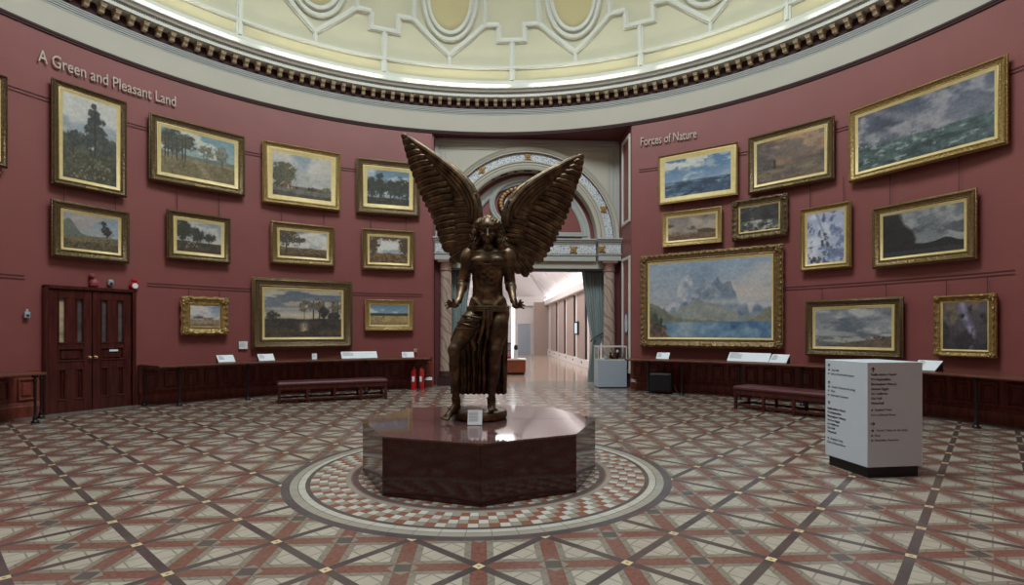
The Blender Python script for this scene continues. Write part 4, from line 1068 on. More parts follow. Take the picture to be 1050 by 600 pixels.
PIC = [
 # TL, TR, BL, BR, frame px, slip px, material, style, ornate, kind, plaque, label, wires, rail
 ((-46, 60), (6.6, 79.5), (-46, 163), (6, 171), 7, 3, 'frame_dark', 'ogee', 0, 'brown', 0, 'dark gilt framed painting cut off at the far left edge of the room'),
 ((52, 80), (128.5, 105), (52, 189.5), (129.5, 202), 7, 4, 'frame_dark', 'ogee', 0, 'pine', 1, 'tall upright painting of a pine tree against clouds in a dark gilt frame'),
 ((151.8, 115.5), (250.5, 140.5), (152.5, 185), (250.5, 202), 7.5, 4, 'frame_dark', 'ogee', 0, 'wood', 1, 'wide painting of a woodland clearing with pale sky, upper row right of the pine tree'),
 ((268.5, 144), (348, 158), (269, 208.2), (349.5, 216.8), 5, 5, 'frame_gold', 'ogee', 0, 'cattle', 0, 'gold framed painting of cattle at water under a big pale sky'),
 ((364.9, 161.3), (430, 168), (365.3, 219.2), (430.2, 222.7), 7, 4, 'frame_dark', 'ogee', 0, 'oaks', 0, 'painting of dark trees under blue sky, partly behind the left wing tip'),
 ((51.6, 203.6), (132, 218), (51.6, 263), (131.4, 270.5), 9, 3, 'frame_dark', 'ogee', 0, 'hills', 0, 'painting of a valley with hill and small tree directly above the double door'),
 ((170.4, 214.4), (236, 224), (170.4, 266), (235.5, 270.5), 6.5, 3.5, 'frame_dark', 'ogee', 0, 'shade', 0, 'painting of shady dark trees and a path below the woodland clearing picture'),
 ((277, 226.2), (343, 233), (277.4, 270.4), (343.4, 274), 6.5, 2.5, 'frame_brown', 'ogee', 0, 'overhang', 1, 'brown landscape with overhanging tree and white clouds, hung under the cattle picture'),
 ((370.7, 233.9), (425.3, 237.4), (371, 276.4), (425.6, 278.5), 5.6, 2.3, 'frame_brown', 'ogee', 0, 'grove', 0, 'brown landscape with white cloud between two trees, nearest the left entrance edge'),
 ((185, 304.4), (233.4, 305.6), (186, 343.4), (233.4, 343), 8.5, .6, 'frame_gold', 'ogee', .05, 'shore', 0, 'small coast scene in a scalloped ornate gold frame right of the double door'),
 ((257.9, 284.5), (360.5, 289), (258.5, 358), (361, 356.5), 9.6, 2.4, 'frame_dark', 'ogee', 0, 'dusk', 0, 'large dusk marsh landscape with bare trees low on the left wall'),
 ((373.4, 307), (424.4, 308), (374, 339), (423.5, 339.4), 4.6, 1.2, 'frame_gold', 'flat', 0, 'harvest', 0, 'small wheat harvest painting with blue sky above the fire extinguishers'),
 ((675, 160.5), (757, 146.8), (675.8, 210.5), (757, 200.5), 2, 5, 'frame_gold', 'flat', 0, 'sea', 0, 'bright blue sea and sky painting in a plain gold frame under Forces of Nature'),
 ((767.5, 142), (856.5, 118.5), (768, 198.8), (855.5, 185), 6.5, 3, 'frame_dark', 'ogee', 0, 'smoke', 1, 'painting of brown smoky evening sky with a small tower over water'),
 ((871, 114.8), (1035, 56), (871.8, 187.3), (1034, 148.7), 8, 3.5, 'frame_gold', 'ogee', 0, 'storm', 1, 'very wide storm sea painting in a gold frame at the upper right'),
 ((678.8, 218.8), (740.8, 211.8), (679.5, 254.5), (740.8, 248.8), 4.5, 2, 'frame_gold', 'flat', 0, 'mist', 0, 'small misty brown hill painting under the bright blue sea picture'),
 ((750.8, 206), (807.5, 200), (751.8, 247), (808, 241.8), 7, 1.5, 'frame_dark', 'ogee', .03, 'gale', 0, 'small black storm and white waves painting in a carved dark frame'),
 ((821, 214.7), (873.3, 206.5), (821.7, 278.7), (874, 274), 5, 2.5, 'frame_gold', 'ogee', 0, 'ice', 0, 'upright painting of climbers on blue white ice in a gold frame'),
 ((894, 213.7), (1002.5, 193.2), (897, 276), (1003, 265.4), 9, 3, 'frame_brown', 'ogee', 0, 'cliff', 1, 'painting of a black cliff silhouette and grey sky below the wide storm sea'),
 ((657.3, 262.7), (803.2, 250.7), (657.3, 355.2), (803.2, 358), 8.5, 2, 'frame_brown', 'ogee', .03, 'lake', 1, 'largest painting, blue mountain and lake, in an ornate gold frame right of the entrance'),
 ((826.5, 308.7), (927, 304), (827.4, 364.8), (927, 367.3), 8, 3, 'frame_dark', 'ogee', 0, 'beach', 0, 'grey cloudy beach painting hung directly above the white directory block'),
 ((959.5, 304), (1022.8, 300.8), (958.8, 364.8), (1022.8, 368), 7, 2, 'frame_gold', 'ogee', .01, 'gorge', 0, 'small upright dark gorge with violet waterfall in a gold frame at far right'),
]
WIRES = {1: None, 5: (203, 60, 119), 6: (266, 184, 225)}
RAILZ = {}
for i, (TL, TR, BLc, BRc, fpx, spx, fm, sty, orn, kind, plq, label) in enumerate(PIC):
    RR = 9.40
    xl, xr = (TL[0]+BLc[0])/2, (TR[0]+BRc[0])/2
    A = ring_pt(xl, (TL[1]+BLc[1])/2, RR); B = ring_pt(xr, (TR[1]+BRc[1])/2, RR)
    zt = [ring_pt(xl, TL[1], RR).z, ring_pt(xr, TR[1], RR).z]; zb = [ring_pt(xl, BLc[1], RR).z, ring_pt(xr, BRc[1], RR).z]
    print('pic', i, kind, 'top', [round(v, 2) for v in zt], 'bot', [round(v, 2) for v in zb])
    z0, z1 = sum(zb)/2, sum(zt)/2
    Mx, L = chord_matrix(A, B, z0); h = z1-z0
    # rest the back edges on the wall: lean a little forward at the top
    kx = L/(xr-xl)
    fw, sw = fpx*kx, spx*kx
    dep = .085
    root = empty('framed_painting', mat=Mx); tag(root, label, 'painting', 'paintings on the round wall')
    fo = frame_mesh(L, h, fw, dep, sty, orn, seed=i).build('frame', fm, root, smooth=True)
    so = frame_mesh(L-2*fw, h-2*fw, sw, .035, 'slip').build('gilt_slip', 'gilt', root, smooth=True); so.location.z = fw
    bk = MB().box((0, .04, h/2), (L*.94, .08, h*.94)).build('backing', 'wood', root)
    cw, ch = L-2*fw-2*sw, h-2*fw-2*sw
    k = 1.25
    P = Paint((xr-xl-2*fpx-2*spx)*k*1.15, ((BLc[1]-TL[1]+BRc[1]-TR[1])/2*ch/h)*k*1.15, 11+i*7)
    C = paint(kind, P)
    me = bpy.data.meshes.new('canvas'); W_, H_ = P.W, P.H
    vs = [((u-.5)*cw, -.018, v*ch) for v in np.linspace(0, 1, H_+1) for u in np.linspace(0, 1, W_+1)]
    fs = [(j*(W_+1)+a, j*(W_+1)+a+1, (j+1)*(W_+1)+a+1, (j+1)*(W_+1)+a) for j in range(H_) for a in range(W_)]
    me.from_pydata(vs, [], fs); me.materials.append(M['canvas'])
    at_ = me.color_attributes.new('paint', 'FLOAT_COLOR', 'POINT')
    lin = s2l(C.reshape(-1, 3)); at_.data.foreach_set('color', np.concatenate([lin, np.ones((len(lin), 1))], 1).ravel().astype(np.float32))
    co = bpy.data.objects.new('canvas', me); col.objects.link(co); co.parent = root; co.location = (0, 0, fw+sw)
    if plq:
        MB().box((0, -dep*.75, fw*.42), (.22, .03, .05), bev=.006).build('name_plate', 'brass', root)
    if orn:
        for sx in (-1, 1):
            for zz in (fw*.45, h-fw*.45):
                q = MB()
                for a in range(5):
                    an = a*2*PI/5; q.sphere((sx*(L/2-fw*.45)+cos(an)*fw*.28, -dep*.8, zz+sin(an)*fw*.28), (fw*.24, .03, fw*.24), 6)
                q.sphere((sx*(L/2-fw*.45), -dep, zz), (fw*.2, .03, fw*.2), 6)
                q.build('corner_ornament', fm, root, smooth=True)
    # hanging wires up to the picture above or the rail
    up = {4: 0, 5: 1, 6: 2, 7: 3, 8: 4, 15: 12, 16: 13, 17: 13, 18: 14}
    wl = {5: .42, 6: .48, 7: .28, 8: .28, 9: .17, 15: .45, 16: .25, 17: .55, 18: .75, 20: .28, 21: .30, 2: 0, 10: 0}.get(i, 0)
    ZB = globals().setdefault('ZB', {}); ZB[i] = z0
    if i in up: wl = max(0, ZB[up[i]]-z1+.015)
    if wl:
        for sx in (-1, 1):
            MB().tube([(sx*L*.33, .035, h-.02), (sx*L*.33, .035, h+wl)], .006, 6).build('hanging_wire', 'darkline', root)
# picture rails
def rail(x0, y0, x1, y1, nm):
    R = 9.47; b0, b1 = ring_b(x0, R), ring_b(x1, R); za, zb = ring_pt(x0, y0, R).z, ring_pt(x1, y1, R).z
    print('rail', nm, za, zb)
    m_ = MB(); z = (za+zb)/2
    for dz in (0, -.065): m_.tube([pol(R+.015, b0+(b1-b0)*i/24, z+dz) for i in range(25)], .006, 6)
    struct(m_.build(nm, 'darkline', smooth=True))
rail(-40, 70, 440, 180, 'trim_26'); rail(-30, 277, 26, 283.5, 'trim_27'); rail(151, 291, 433, 301, 'trim_28')
rail(655, 173, 1050, 68, 'trim_29'); rail(805, 294, 1040, 277.5, 'trim_30')
# ================================================================ ITEMS ON THE SHELVES
def onshelf(x, ytop, ybot, w, name, label, cat, R=8.62, tilt=55, depth=.2, group=None, back='black'):
    D = ring_D(x, R); p = at(x, ybot, D); b = ring_b(x, R)
    o = empty(name, Vector((p.x, p.y, .88)), -rad(b)*1.0, label, cat, group)
    rot = Euler((-rad(90-tilt)+PI/2 if False else rad(tilt)-PI/2+PI/2-PI/2, 0, 0)).to_matrix()
    hgt = depth
    T = Euler((rad(tilt)-PI/2, 0, 0)).to_matrix()   # leans back
    T = Euler((-(PI/2-rad(tilt)), 0, 0)).to_matrix()
    c = Vector((0, hgt/2*cos(rad(tilt)), hgt/2*sin(rad(tilt))+.01))
    MB().box(c, (w, .012, hgt), T).build('panel', 'white', o)
    MB().prism([(0, 0), (hgt*cos(rad(tilt))+.02, 0), (hgt*cos(rad(tilt)), hgt*sin(rad(tilt))-.01)], -w/2+.005, w/2-.005, Euler((0, 0, PI/2)).to_matrix()).build('stand', back, o)
    q = MB()
    nl = max(2, int(hgt/.05))
    for k in range(nl):
        wk = w*(.30 if k else .2)
        q.box(c+T @ Vector((-w/2+wk/2+.03, -.0075, hgt/2-.035-.035*k)), (wk, .002, .012), T)
    q.build('print', 'greyink', o)
    return o
G1 = 'reading panels on the wall shelves'
onshelf(233, 365, 372, .36, 'reading_panel', 'small slanted white panel on the left shelf, closest to the double door', 'panel', tilt=40, depth=.24, group=G1)
onshelf(274, 364, 371, .36, 'reading_panel', 'small slanted white panel on the left shelf under the left corner of the dusk landscape', 'panel', tilt=40, depth=.24, group=G1)
onshelf(322.5, 362, 368.5, .12, 'display_card', 'tiny upright white card on the shelf under the middle of the dusk landscape', 'card', tilt=80, depth=.15)
onshelf(369, 362, 368.5, .92, 'reading_panel', 'long slanted white panel on the left shelf behind the bench', 'panel', tilt=45, depth=.24, group=G1)
onshelf(418.5, 362, 366.5, .32, 'reading_panel', 'small slanted white panel on the left shelf under the wheat harvest picture', 'panel', tilt=45, depth=.2, group=G1)
onshelf(679, 363, 368, .32, 'reading_panel', 'small slanted white panel on the right shelf under the left corner of the lake painting', 'panel', tilt=45, depth=.22, group=G1)
onshelf(766, 365, 372, .95, 'reading_panel', 'long slanted white panel with grey picture on the right shelf under the lake painting', 'panel', tilt=45, depth=.28, group=G1)
onshelf(797, 366, 373, .38, 'reading_panel', 'small slanted white panel touching the right end of the long right panel', 'panel', tilt=40, depth=.28, group=G1)
onshelf(946, 374, 381, .40, 'reading_panel', 'slanted white panel on the right shelf half hidden behind the directory block', 'panel', tilt=35, depth=.3, group=G1)
# fire extinguishers
for k, x in enumerate((424.3, 431.7)):
    D = 14.75; p = at(x, 400, D); o = empty('fire_extinguisher', Vector((p.x, D, 0)), 0, 'red fire extinguisher under the shelf beside the entrance, the %s of the two' % ('left' if k == 0 else 'right'), 'extinguisher', 'fire extinguishers')
    MB().lathe([(.075, .03), (.08, .05), (.08, .48), (.07, .54), (.04, .59), (.022, .61), (.022, .64)], n=16).lathe([(.085, 0), (.085, .03), (.075, .035)], n=16).build('cylinder', 'red', o, True)
    MB().box((0, 0, .66), (.05, .05, .04)).box((.04, 0, .69), (.13, .02, .015)).tube([(-.03, 0, .66), (-.10, -.03, .6), (-.11, -.04, .35), (-.09, -.05, .2)], .012, 8).build('valve_and_hose', 'black', o)
    MB().box((0, -.078, .3), (.07, .012, .14), bev=.003).build('instruction_label', 'white', o)
# black speaker box
D = 13.75; p = at(680, 404, D); o = empty('speaker_cabinet', Vector((p.x, D+.2, 0)), -.35, 'black cube shaped cabinet on the floor below the right shelf', 'cabinet')
MB().box((0, 0, .29), (.56, .45, .48), bev=.03).build('cabinet_body', 'black', o); MB().box((0, -.23, .29), (.48, .02, .40), bev=.008).build('front_grille', 'iron', o)
for sx in (-1, 1):
    for sy in (-1, 1): MB().lathe([(.03, 0), (.03, .05)], (sx*.2, sy*.15, 0), 10).build('foot', 'black', o)
MB().tube([(.28, .0, .3), (.36, -.05, .15), (.42, -.1, .03), (.5, -.12, .012)], .01, 6).build('cable', 'black', o)
# ================================================================ BENCHES
def bench(A, B, label, hs=.475):
    A, B = Vector(A), Vector(B); Mx, L = chord_matrix(A, B, 0); dpt_ = .62
    o = empty('leather_bench', mat=Mx); tag(o, label, 'bench', 'leather topped benches')
    y0 = 0.0; yc = dpt_/2
    MB().box((0, yc, hs-.045), (L, dpt_, .09), bev=.03).build('seat_cushion', 'leather', o)
    MB().box((0, .04, hs-.125), (L-.04, .04, .08)).box((0, dpt_-.04, hs-.125), (L-.04, .04, .08)).box((-L/2+.04, yc, hs-.125), (.04, dpt_-.06, .08)).box((L/2-.04, yc, hs-.125), (.04, dpt_-.06, .08)).build('apron', 'wood', o)
    for i in range(5):
        x = -L/2+.05+(L-.1)*i/4
        for yy in (.05, dpt_-.05): MB().box((x, yy, (hs-.09)/2), (.055, .055, hs-.09), bev=.006).build('leg', 'wood', o)
    for yy in (.05, dpt_-.05): MB().box((0, yy, .09), (L-.08, .035, .045), bev=.006).build('stretcher', 'wood', o)
    for i in (0, 2, 4): MB().box((-L/2+.05+(L-.1)*i/4, yc, .09), (.035, dpt_-.1, .045)).build('stretcher', 'wood', o)
    return o
bench((-5.13, 11.75, 0), (-2.93, 12.75, 0), 'long maroon leather bench with dark wooden legs at the left wall')
bench((4.56, 11.15, 0), (6.05, 9.2, 0), 'long maroon leather bench with dark wooden legs behind the white directory block')
# ================================================================ DIRECTORY BLOCK
c0, c1, c2 = Vector((3.80, 6.50, 0)), Vector((3.845, 5.85, 0)), Vector((4.51, 5.935, 0))
ang = math.atan2(c2.y-c1.y, c2.x-c1.x); wx = (c2-c1).length; wy = (c0-c1).length
o = empty('directory_block', (c1+(c2-c1)/2+(c0-c1)/2), ang, 'white free standing directory block with black lettering on a black base', 'sign')
MB().box((0, 0, .69), (wx, wy, 1.145), bev=.004).build('block', 'dirwhite', o)
MB().box((0, 0, .06), (wx-.06, wy-.06, .12)).build('base', 'black', o)
def face_text(lines, face):
    for (txt, x, z, size, bold) in lines:
        if txt in ('UP', 'RIGHT', 'DOT'):
            s = size; q = MB()
            if txt == 'DOT': q.box((0, 0, 0), (s, .002, s*.8), bev=.0)
            else:
                R_ = Matrix.Rotation(0 if txt == 'UP' else PI/2, 3, 'Y')
                q.box(R_ @ Vector((0, 0, -.15*s)), (s*.22, .002, s*.9) if txt == 'UP' else (s*.9, .002, s*.22))
                q.prism([(-.45*s, 0), (0, .5*s), (.45*s, 0), (.45*s, -.18*s), (0, .27*s), (-.45*s, -.18*s)], -.001, .001, R_.to_4x4())
            ob = q.build('arrow' if txt != 'DOT' else 'pictogram', 'ink', o)
        else:
            me = text_mesh(txt, size, .0006)
            if bold: pass
            for v in me.vertices: v.co = Vector((v.co.x*(1.06 if bold else .98), -v.co.z, v.co.y))
            ob = mesh_obj(me, 'lettering', 'ink', o)
            if bold:
                ob2 = ob.copy(); col.objects.link(ob2)
        if face == 'front':
            bx = Vector((-wx/2+x*wx, -wy/2-.0015, 1.2625-z)); rz = 0
        else:
            bx = Vector((-wx/2-.0015, wy/2-x*wy, 1.2625-z)); rz = -PI/2
        ob.location = bx; ob.rotation_euler = (0, 0, rz)
        if bold and txt not in ('UP', 'RIGHT', 'DOT'):
            ob2.location = bx+(Vector((.0018, 0, 0)) if face == 'front' else Vector((0, -.0018, 0))); ob2.rotation_euler = (0, 0, rz)
T1 = ['Staffordshire Hoard', 'Pre-Raphaelites', 'Birmingham History', 'Ancient Egypt', 'Art Galleries', 'Gas Hall', 'Waterhall']
L_ = [('UP', .10, .075, .05, 0)]
for k, t in enumerate(T1): L_.append((t, .06, .145+.052*k, .036, 1))
L_ += [('DOT', .08, .520, .02, 0), ('Disabled Toilet', .13, .530, .034, 0), ('Exit to Edmund Street', .06, .585, .034, 0), ('RIGHT', .10, .67, .05, 0),
       ('DOT', .09, .745, .026, 0), ('Female Toilets (in the shop)', .16, .755, .034, 0), ('DOT', .08, .798, .02, 0), ('Shop', .13, .808, .034, 0), ('DOT', .08, .851, .02, 0), ('Edwardian Tearooms', .13, .861, .034, 0)]
face_text(L_, 'front')
L_ = [('UP', .10, .065, .045, 0), ('DOT', .1, .12, .024, 0), ('Gas Hall', .17, .13, .034, 0), ('DOT', .09, .165, .02, 0), ('Exit to Chamberlain Square', .15, .175, .033, 0),
      ('UP', .10, .27, .045, 0), ('DOT', .1, .32, .024, 0), ('Female Toilets (in the shop)', .17, .33, .033, 0), ('DOT', .09, .368, .02, 0), ('Shop', .15, .378, .033, 0), ('DOT', .09, .418, .02, 0), ('Edwardian Tearooms', .15, .428, .033, 0), ('UP', .10, .51, .045, 0)]
for k, t in enumerate(T1): L_.append((t, .06, .59+.046*k, .034, 1))
L_ += [('DOT', .08, .935, .02, 0), ('Disabled Toilet', .14, .945, .033, 0), ('Exit to Edmund Street', .06, .99, .033, 0)]
face_text(L_, 'side')
# ================================================================ GLASS DISPLAY CASE
D = 15.15
p0 = at(613, 398, D); p1 = at(642.5, 398, D+.02)
wd = p1.x-p0.x
o = empty('display_case', Vector(((p0.x+p1.x)/2, D+.32, 0)), .03, 'pale grey display case with glass top at the right of the doorway', 'display case')
MB().box((0, 0, .41), (wd, .62, .76), bev=.006).build('case_body', 'casegrey', o); MB().box((0, 0, .02), (wd-.04, .58, .04)).build('kickboard', 'black', o)
MB().box((0, 0, .785), (wd-.02, .6, .03)).build('display_deck', 'darkline', o)
q = MB()
for sx in (-1, 1):
    for sy in (-1, 1): q.box((sx*(wd/2-.012), sy*.298, .985), (.024, .024, .37))
for zz in (.80, 1.17):
    for sy in (-1, 1): q.box((0, sy*.298, zz), (wd, .026, .03))
    for sx in (-1, 1): q.box((sx*(wd/2-.012), 0, zz), (.026, .6, .03))
q.build('case_frame', 'rib', o)
q = MB()
for sy in (-1, 1): q.box((0, sy*.297, .985), (wd-.05, .006, .34))
for sx in (-1, 1): q.box((sx*(wd/2-.011), 0, .985), (.006, .57, .34))
q.box((0, 0, 1.175), (wd-.04, .57, .006)); q.build('glazing', 'glass', o)
OC = Vector(o.location)
for k, (dx, mt, nm, lb) in enumerate(((-.12, 'white', 'figurine', 'small white figurine with dark base inside the display case, leftmost'), (.0, 'black', 'figurine', 'small black figurine between the white and the tan ones in the display case'), (.08, 'woodred', 'figurine', 'small tan figurine inside the display case, third from left'), (.20, 'dirwhite', 'figurine', 'tallest figurine with white head at the right in the display case'))):
    hgt = (.17, .2, .18, .27)[k]
    f_ = empty('figurine', OC+Vector((dx, -.05, .80)), 0, lb, 'figurine', 'figurines in the display case')
    MB().lathe([(.05, 0), (.05, .02), (.03, .03)], n=12).build('base', 'black', f_, True)
    MB().lathe([(.035, .03), (.045, hgt*.35), (.03, hgt*.6), (.018, hgt*.72)], n=12).build('figure', mt if k != 3 else 'black', f_, True)
    MB().sphere((0, 0, hgt*.86), hgt*.15, 8).build('head', mt, f_, True)
f_ = MB().box((0, 0, .015), (.16, .1, .012), Euler((.25, 0, 0)).to_matrix()).build('caption_card', 'white', loc=OC+Vector((-.28, -.12, .805))); tag(f_, 'small white caption card at the left inside the display case', 'card')
# ================================================================ PEDESTAL
PC = Vector((-.366, 6.24, 0)); a0 = math.atan2(-6.24, .366)   # front vertex faces the camera axis
R8 = 1.345
pd = empty('granite_pedestal', PC, 0, 'low octagonal pedestal of polished dark red granite in the centre of the room', 'pedestal')
def oct_(R, z, off=0): return [Vector((R*cos(a0+PI/4*k), R*sin(a0+PI/4*k), z)) for k in range(8)]
for k in range(8):
    a, b = oct_(R8, 0)[k], oct_(R8, 0)[(k+1) % 8]; ai, bi = a*.96, b*.96
    g = .0015*(b-a).normalized(); a2, b2 = a+g, b-g
    m_ = MB().add([a2, b2, bi, ai, a2+Vector((0, 0, .558)), b2+Vector((0, 0, .558)), bi+Vector((0, 0, .558)), ai+Vector((0, 0, .558))], [(3, 2, 1, 0), (4, 5, 6, 7), (0, 1, 5, 4), (1, 2, 6, 5), (2, 3, 7, 6), (3, 0, 4, 7)])
    m_.build('side_slab', 'granite', pd)
m_ = MB(); v0 = oct_(R8+.004, .56); v1 = oct_(R8+.004, .576); v2 = oct_(R8, .58)
m_.add(v0+v1+v2, [tuple(range(8))[::-1], tuple(range(16, 24))]+[(i, (i+1) % 8, (i+1) % 8+8, i+8) for i in range(8)]+[(i+8, (i+1) % 8+8, (i+1) % 8+16, i+16) for i in range(8)])
top = m_.build('top_slab', 'granite_top', pd)
sm_ = MB()
for k in (0, 2, 4, 6):
    d = Vector((cos(a0+PI/4*k), sin(a0+PI/4*k), 0)); sm_.box(d*R8*.5+Vector((0, 0, .5802)), (R8, .004, .0008), Matrix.Rotation(a0+PI/4*k, 3, 'Z'))
sm_.build('joint_line', 'darkline', pd)
# label card
p = at(486.5, 437, 5.80)
o = empty('caption_stand', Vector((p.x, 5.86, .5806)), 0, 'small white caption card standing on the pedestal at the statue base', 'card')
T = Euler((-rad(24), 0, 0)).to_matrix(); MB().box((0, .018, .08), (.158, .006, .165), T).build('card', 'white', o); MB().box((0, .06, .004), (.06, .09, .006)).box((0, .085, .045), (.02, .012, .09), Euler((.3, 0, 0)).to_matrix()).build('easel_foot', 'casegrey', o)
q = MB()
for k in range(7): q.box(T @ Vector((-.0, -.0, 0))+Vector((0, .018, .08))+T @ Vector((-.015, -.004, .055-.016*k)), (.10, .001, .004), T)
q.build('print', 'greyink', o)
#@@STATUE_BEGIN@@
# ================================================================ BRONZE STATUE
# signed distance modelling -> one continuous surface (naive surface nets)
class SDF:
    def __init__(s, lo, hi, h):
        s.lo = np.array(lo, float); s.h = h
        s.n = np.ceil((np.array(hi)-s.lo)/h).astype(int)+1
        s.f = np.full(s.n, 1.0, np.float32)
    def sub(s, lo, hi):
        a = np.clip(np.floor((np.array(lo)-s.lo)/s.h).astype(int), 0, s.n-1); b = np.clip(np.ceil((np.array(hi)-s.lo)/s.h).astype(int)+1, 1, s.n)
        sl = tuple(slice(a[i], max(b[i], a[i]+1)) for i in range(3))
        g = np.meshgrid(*[s.lo[i]+s.h*np.arange(sl[i].start, sl[i].stop) for i in range(3)], indexing='ij')
        return sl, g
    def comb(s, sl, d, k, op):
        f = s.f[sl]
        if op == 'u':
            hh = np.clip(.5+.5*(f-d)/k, 0, 1); s.f[sl] = f*(1-hh)+d*hh-k*hh*(1-hh)
        else:
            hh = np.clip(.5-.5*(f+d)/k, 0, 1); s.f[sl] = f*(1-hh)-d*hh+k*hh*(1-hh)
    def ell(s, c, r, k=.03, op='u', rot=None):
        c = np.array(c); r = np.array(r, float); m = max(r)+k*1.5+.02
        sl, (x, y, z) = s.sub(c-m, c+m); x, y, z = x-c[0], y-c[1], z-c[2]
        if rot is not None:
            R = np.array(rot.inverted()); x, y, z = (R[i, 0]*x+R[i, 1]*y+R[i, 2]*z for i in range(3))
        k0 = np.sqrt((x/r[0])**2+(y/r[1])**2+(z/r[2])**2)+1e-6; k1 = np.sqrt((x/r[0]**2)**2+(y/r[1]**2)**2+(z/r[2]**2)**2)+1e-6
        s.comb(sl, k0*(k0-1)/k1, k, op)
    def cap(s, a, b, ra, rb, k=.02, op='u', flat=1.0):
        a, b = np.array(a), np.array(b); m = max(ra, rb)+k*1.5+.02
        sl, (x, y, z) = s.sub(np.minimum(a, b)-m, np.maximum(a, b)+m)
        ab = b-a; L2 = (ab**2).sum()
        t = np.clip(((x-a[0])*ab[0]+(y-a[1])*ab[1]+(z-a[2])*ab[2])/L2, 0, 1)
        d = np.sqrt((x-a[0]-t*ab[0])**2+(y-a[1]-t*ab[1])**2+(z-a[2]-t*ab[2])**2)-(ra+(rb-ra)*t)
        s.comb(sl, d, k, op)
    def mesh(s, name, mat, parent, disp=None):
        f = s.f
        if disp is not None:
            g = np.meshgrid(*[s.lo[i]+s.h*np.arange(s.n[i]) for i in range(3)], indexing='ij'); f = f+disp(*g)
        ins = f < 0; c = [f[i:f.shape[0]-1+i, j:f.shape[1]-1+j, k:f.shape[2]-1+k] for i in (0, 1) for j in (0, 1) for k in (0, 1)]
        ci = [v < 0 for v in c]; cnt = sum(v.astype(np.int8) for v in ci); act = (cnt > 0) & (cnt < 8)
        idx = np.full(act.shape, -1, np.int64); ii = np.argwhere(act); idx[act] = np.arange(len(ii))
        vals = np.stack([v[act] for v in c], 1); cor = np.array([(i, j, k) for i in (0, 1) for j in (0, 1) for k in (0, 1)], float)
        acc = np.zeros((len(ii), 3)); num = np.zeros(len(ii))
        for a in range(8):
            for b in range(a+1, 8):
                if np.abs(cor[a]-cor[b]).sum() != 1: continue
                va, vb = vals[:, a], vals[:, b]; m = (va < 0) != (vb < 0); t = np.where(m, va/np.where(m, va-vb, 1), 0)
                p = cor[a]+(cor[b]-cor[a])*t[:, None]; acc[m] += p[m]; num[m] += 1
        V_ = s.lo+s.h*(ii+acc/num[:, None]); F_ = []
        for ax in range(3):
            o1, o2 = (ax+1) % 3, (ax+2) % 3
            sl0 = [slice(None)]*3; sl1 = [slice(None)]*3; sl0[ax] = slice(0, -1); sl1[ax] = slice(1, None)
            e = ins[tuple(sl0)] != ins[tuple(sl1)]
            pts = np.argwhere(e); pts = pts[(pts[:, o1] > 0) & (pts[:, o2] > 0) & (pts[:, o1] < s.n[o1]-1) & (pts[:, o2] < s.n[o2]-1)]
            q = []
            for d1, d2 in ((-1, -1), (0, -1), (0, 0), (-1, 0)):
                p = pts.copy(); p[:, o1] += d1; p[:, o2] += d2; q.append(idx[p[:, 0], p[:, 1], p[:, 2]])
            q = np.stack(q, 1); fl = ins[pts[:, 0], pts[:, 1], pts[:, 2]]; q[~fl] = q[~fl][:, ::-1]; F_.append(q)
        F_ = np.concatenate(F_); F_ = F_[(F_ >= 0).all(1)]
        me = bpy.data.meshes.new(name); me.vertices.add(len(V_)); me.vertices.foreach_set('co', (V_-np.array(parent.location)).ravel())
        me.loops.add(len(F_)*4); me.loops.foreach_set('vertex_index', F_.ravel()); me.polygons.add(len(F_)); me.polygons.foreach_set('loop_start', np.arange(len(F_))*4)
        me.polygons.foreach_set('use_smooth', [True]*len(F_)); me.update(calc_edges=True); me.validate(); me.materials.append(M[mat])
        o = bpy.data.objects.new(name, me); col.objects.link(o); o.parent = parent; return o
st = empty('bronze_statue', (-.37, 6.35, .5806), 0, 'dark bronze statue of a long haired winged figure with spread hands on the granite pedestal', 'statue')
bpy.context.view_layer.update()
SO = Vector(st.location)
def sb(mbx, nm, mt='bronze', sm=True, parent=None):
    mbx.v = [tuple(Vector(v)-SO) for v in mbx.v]; return mbx.build(nm, mt, parent or st, smooth=sm)
P_ = lambda x, y, D=6.25: np.array(at(x, y, D))
B = SDF((-.98, 5.72, .56), (.24, 6.60, 2.98), .0078)
# trunk
B.ell(P_(500, 270), (.212, .135, .19), .05); B.ell(P_(500, 284, 6.26), (.180, .112, .20), .05); B.ell(P_(500, 298, 6.26), (.176, .118, .16), .05); B.ell(P_(500.5, 311, 6.26), (.218, .135, .14), .05)
B.cap(P_(484, 260.5, 6.26), P_(517, 260.5, 6.26), .062, .062, .05); B.ell(P_(493, 258, 6.30), (.09, .07, .07), .04); B.ell(P_(508, 258, 6.30), (.09, .07, .07), .04)
B.cap(P_(500.3, 258, 6.27), P_(500, 246, 6.22), .064, .058, .04)
for sx in (-1, 1):
    B.ell(P_(500+sx*8.9, 267.8, 6.125), (.094, .046, .060), .014)          # pectorals
    B.cap(P_(500+sx*2, 259.4, 6.16), P_(500+sx*17, 257.5, 6.2), .016, .018, .02)  # clavicle
    for k, yy in enumerate((278.5, 284.5, 291)): B.ell(P_(500+sx*4.0, yy, 6.128+.012*k), (.040, .026, .029), .010)
    B.ell(P_(500+sx*11, 284, 6.19), (.036, .05, .10), .02)
    B.cap(P_(500+sx*15.5, 306, 6.18), P_(500+sx*8, 314, 6.13), .022, .016, .02)
    B.cap(P_(500+sx*5, 276.3, 6.15), P_(500+sx*13.5, 280.5, 6.17), .016, .014, .014)  # rib margin
B.ell(P_(500, 301, 6.175), (.10, .055, .085), .03); B.ell(P_(500, 296.6, 6.10), (.012, .03, .012), .012, 'd')
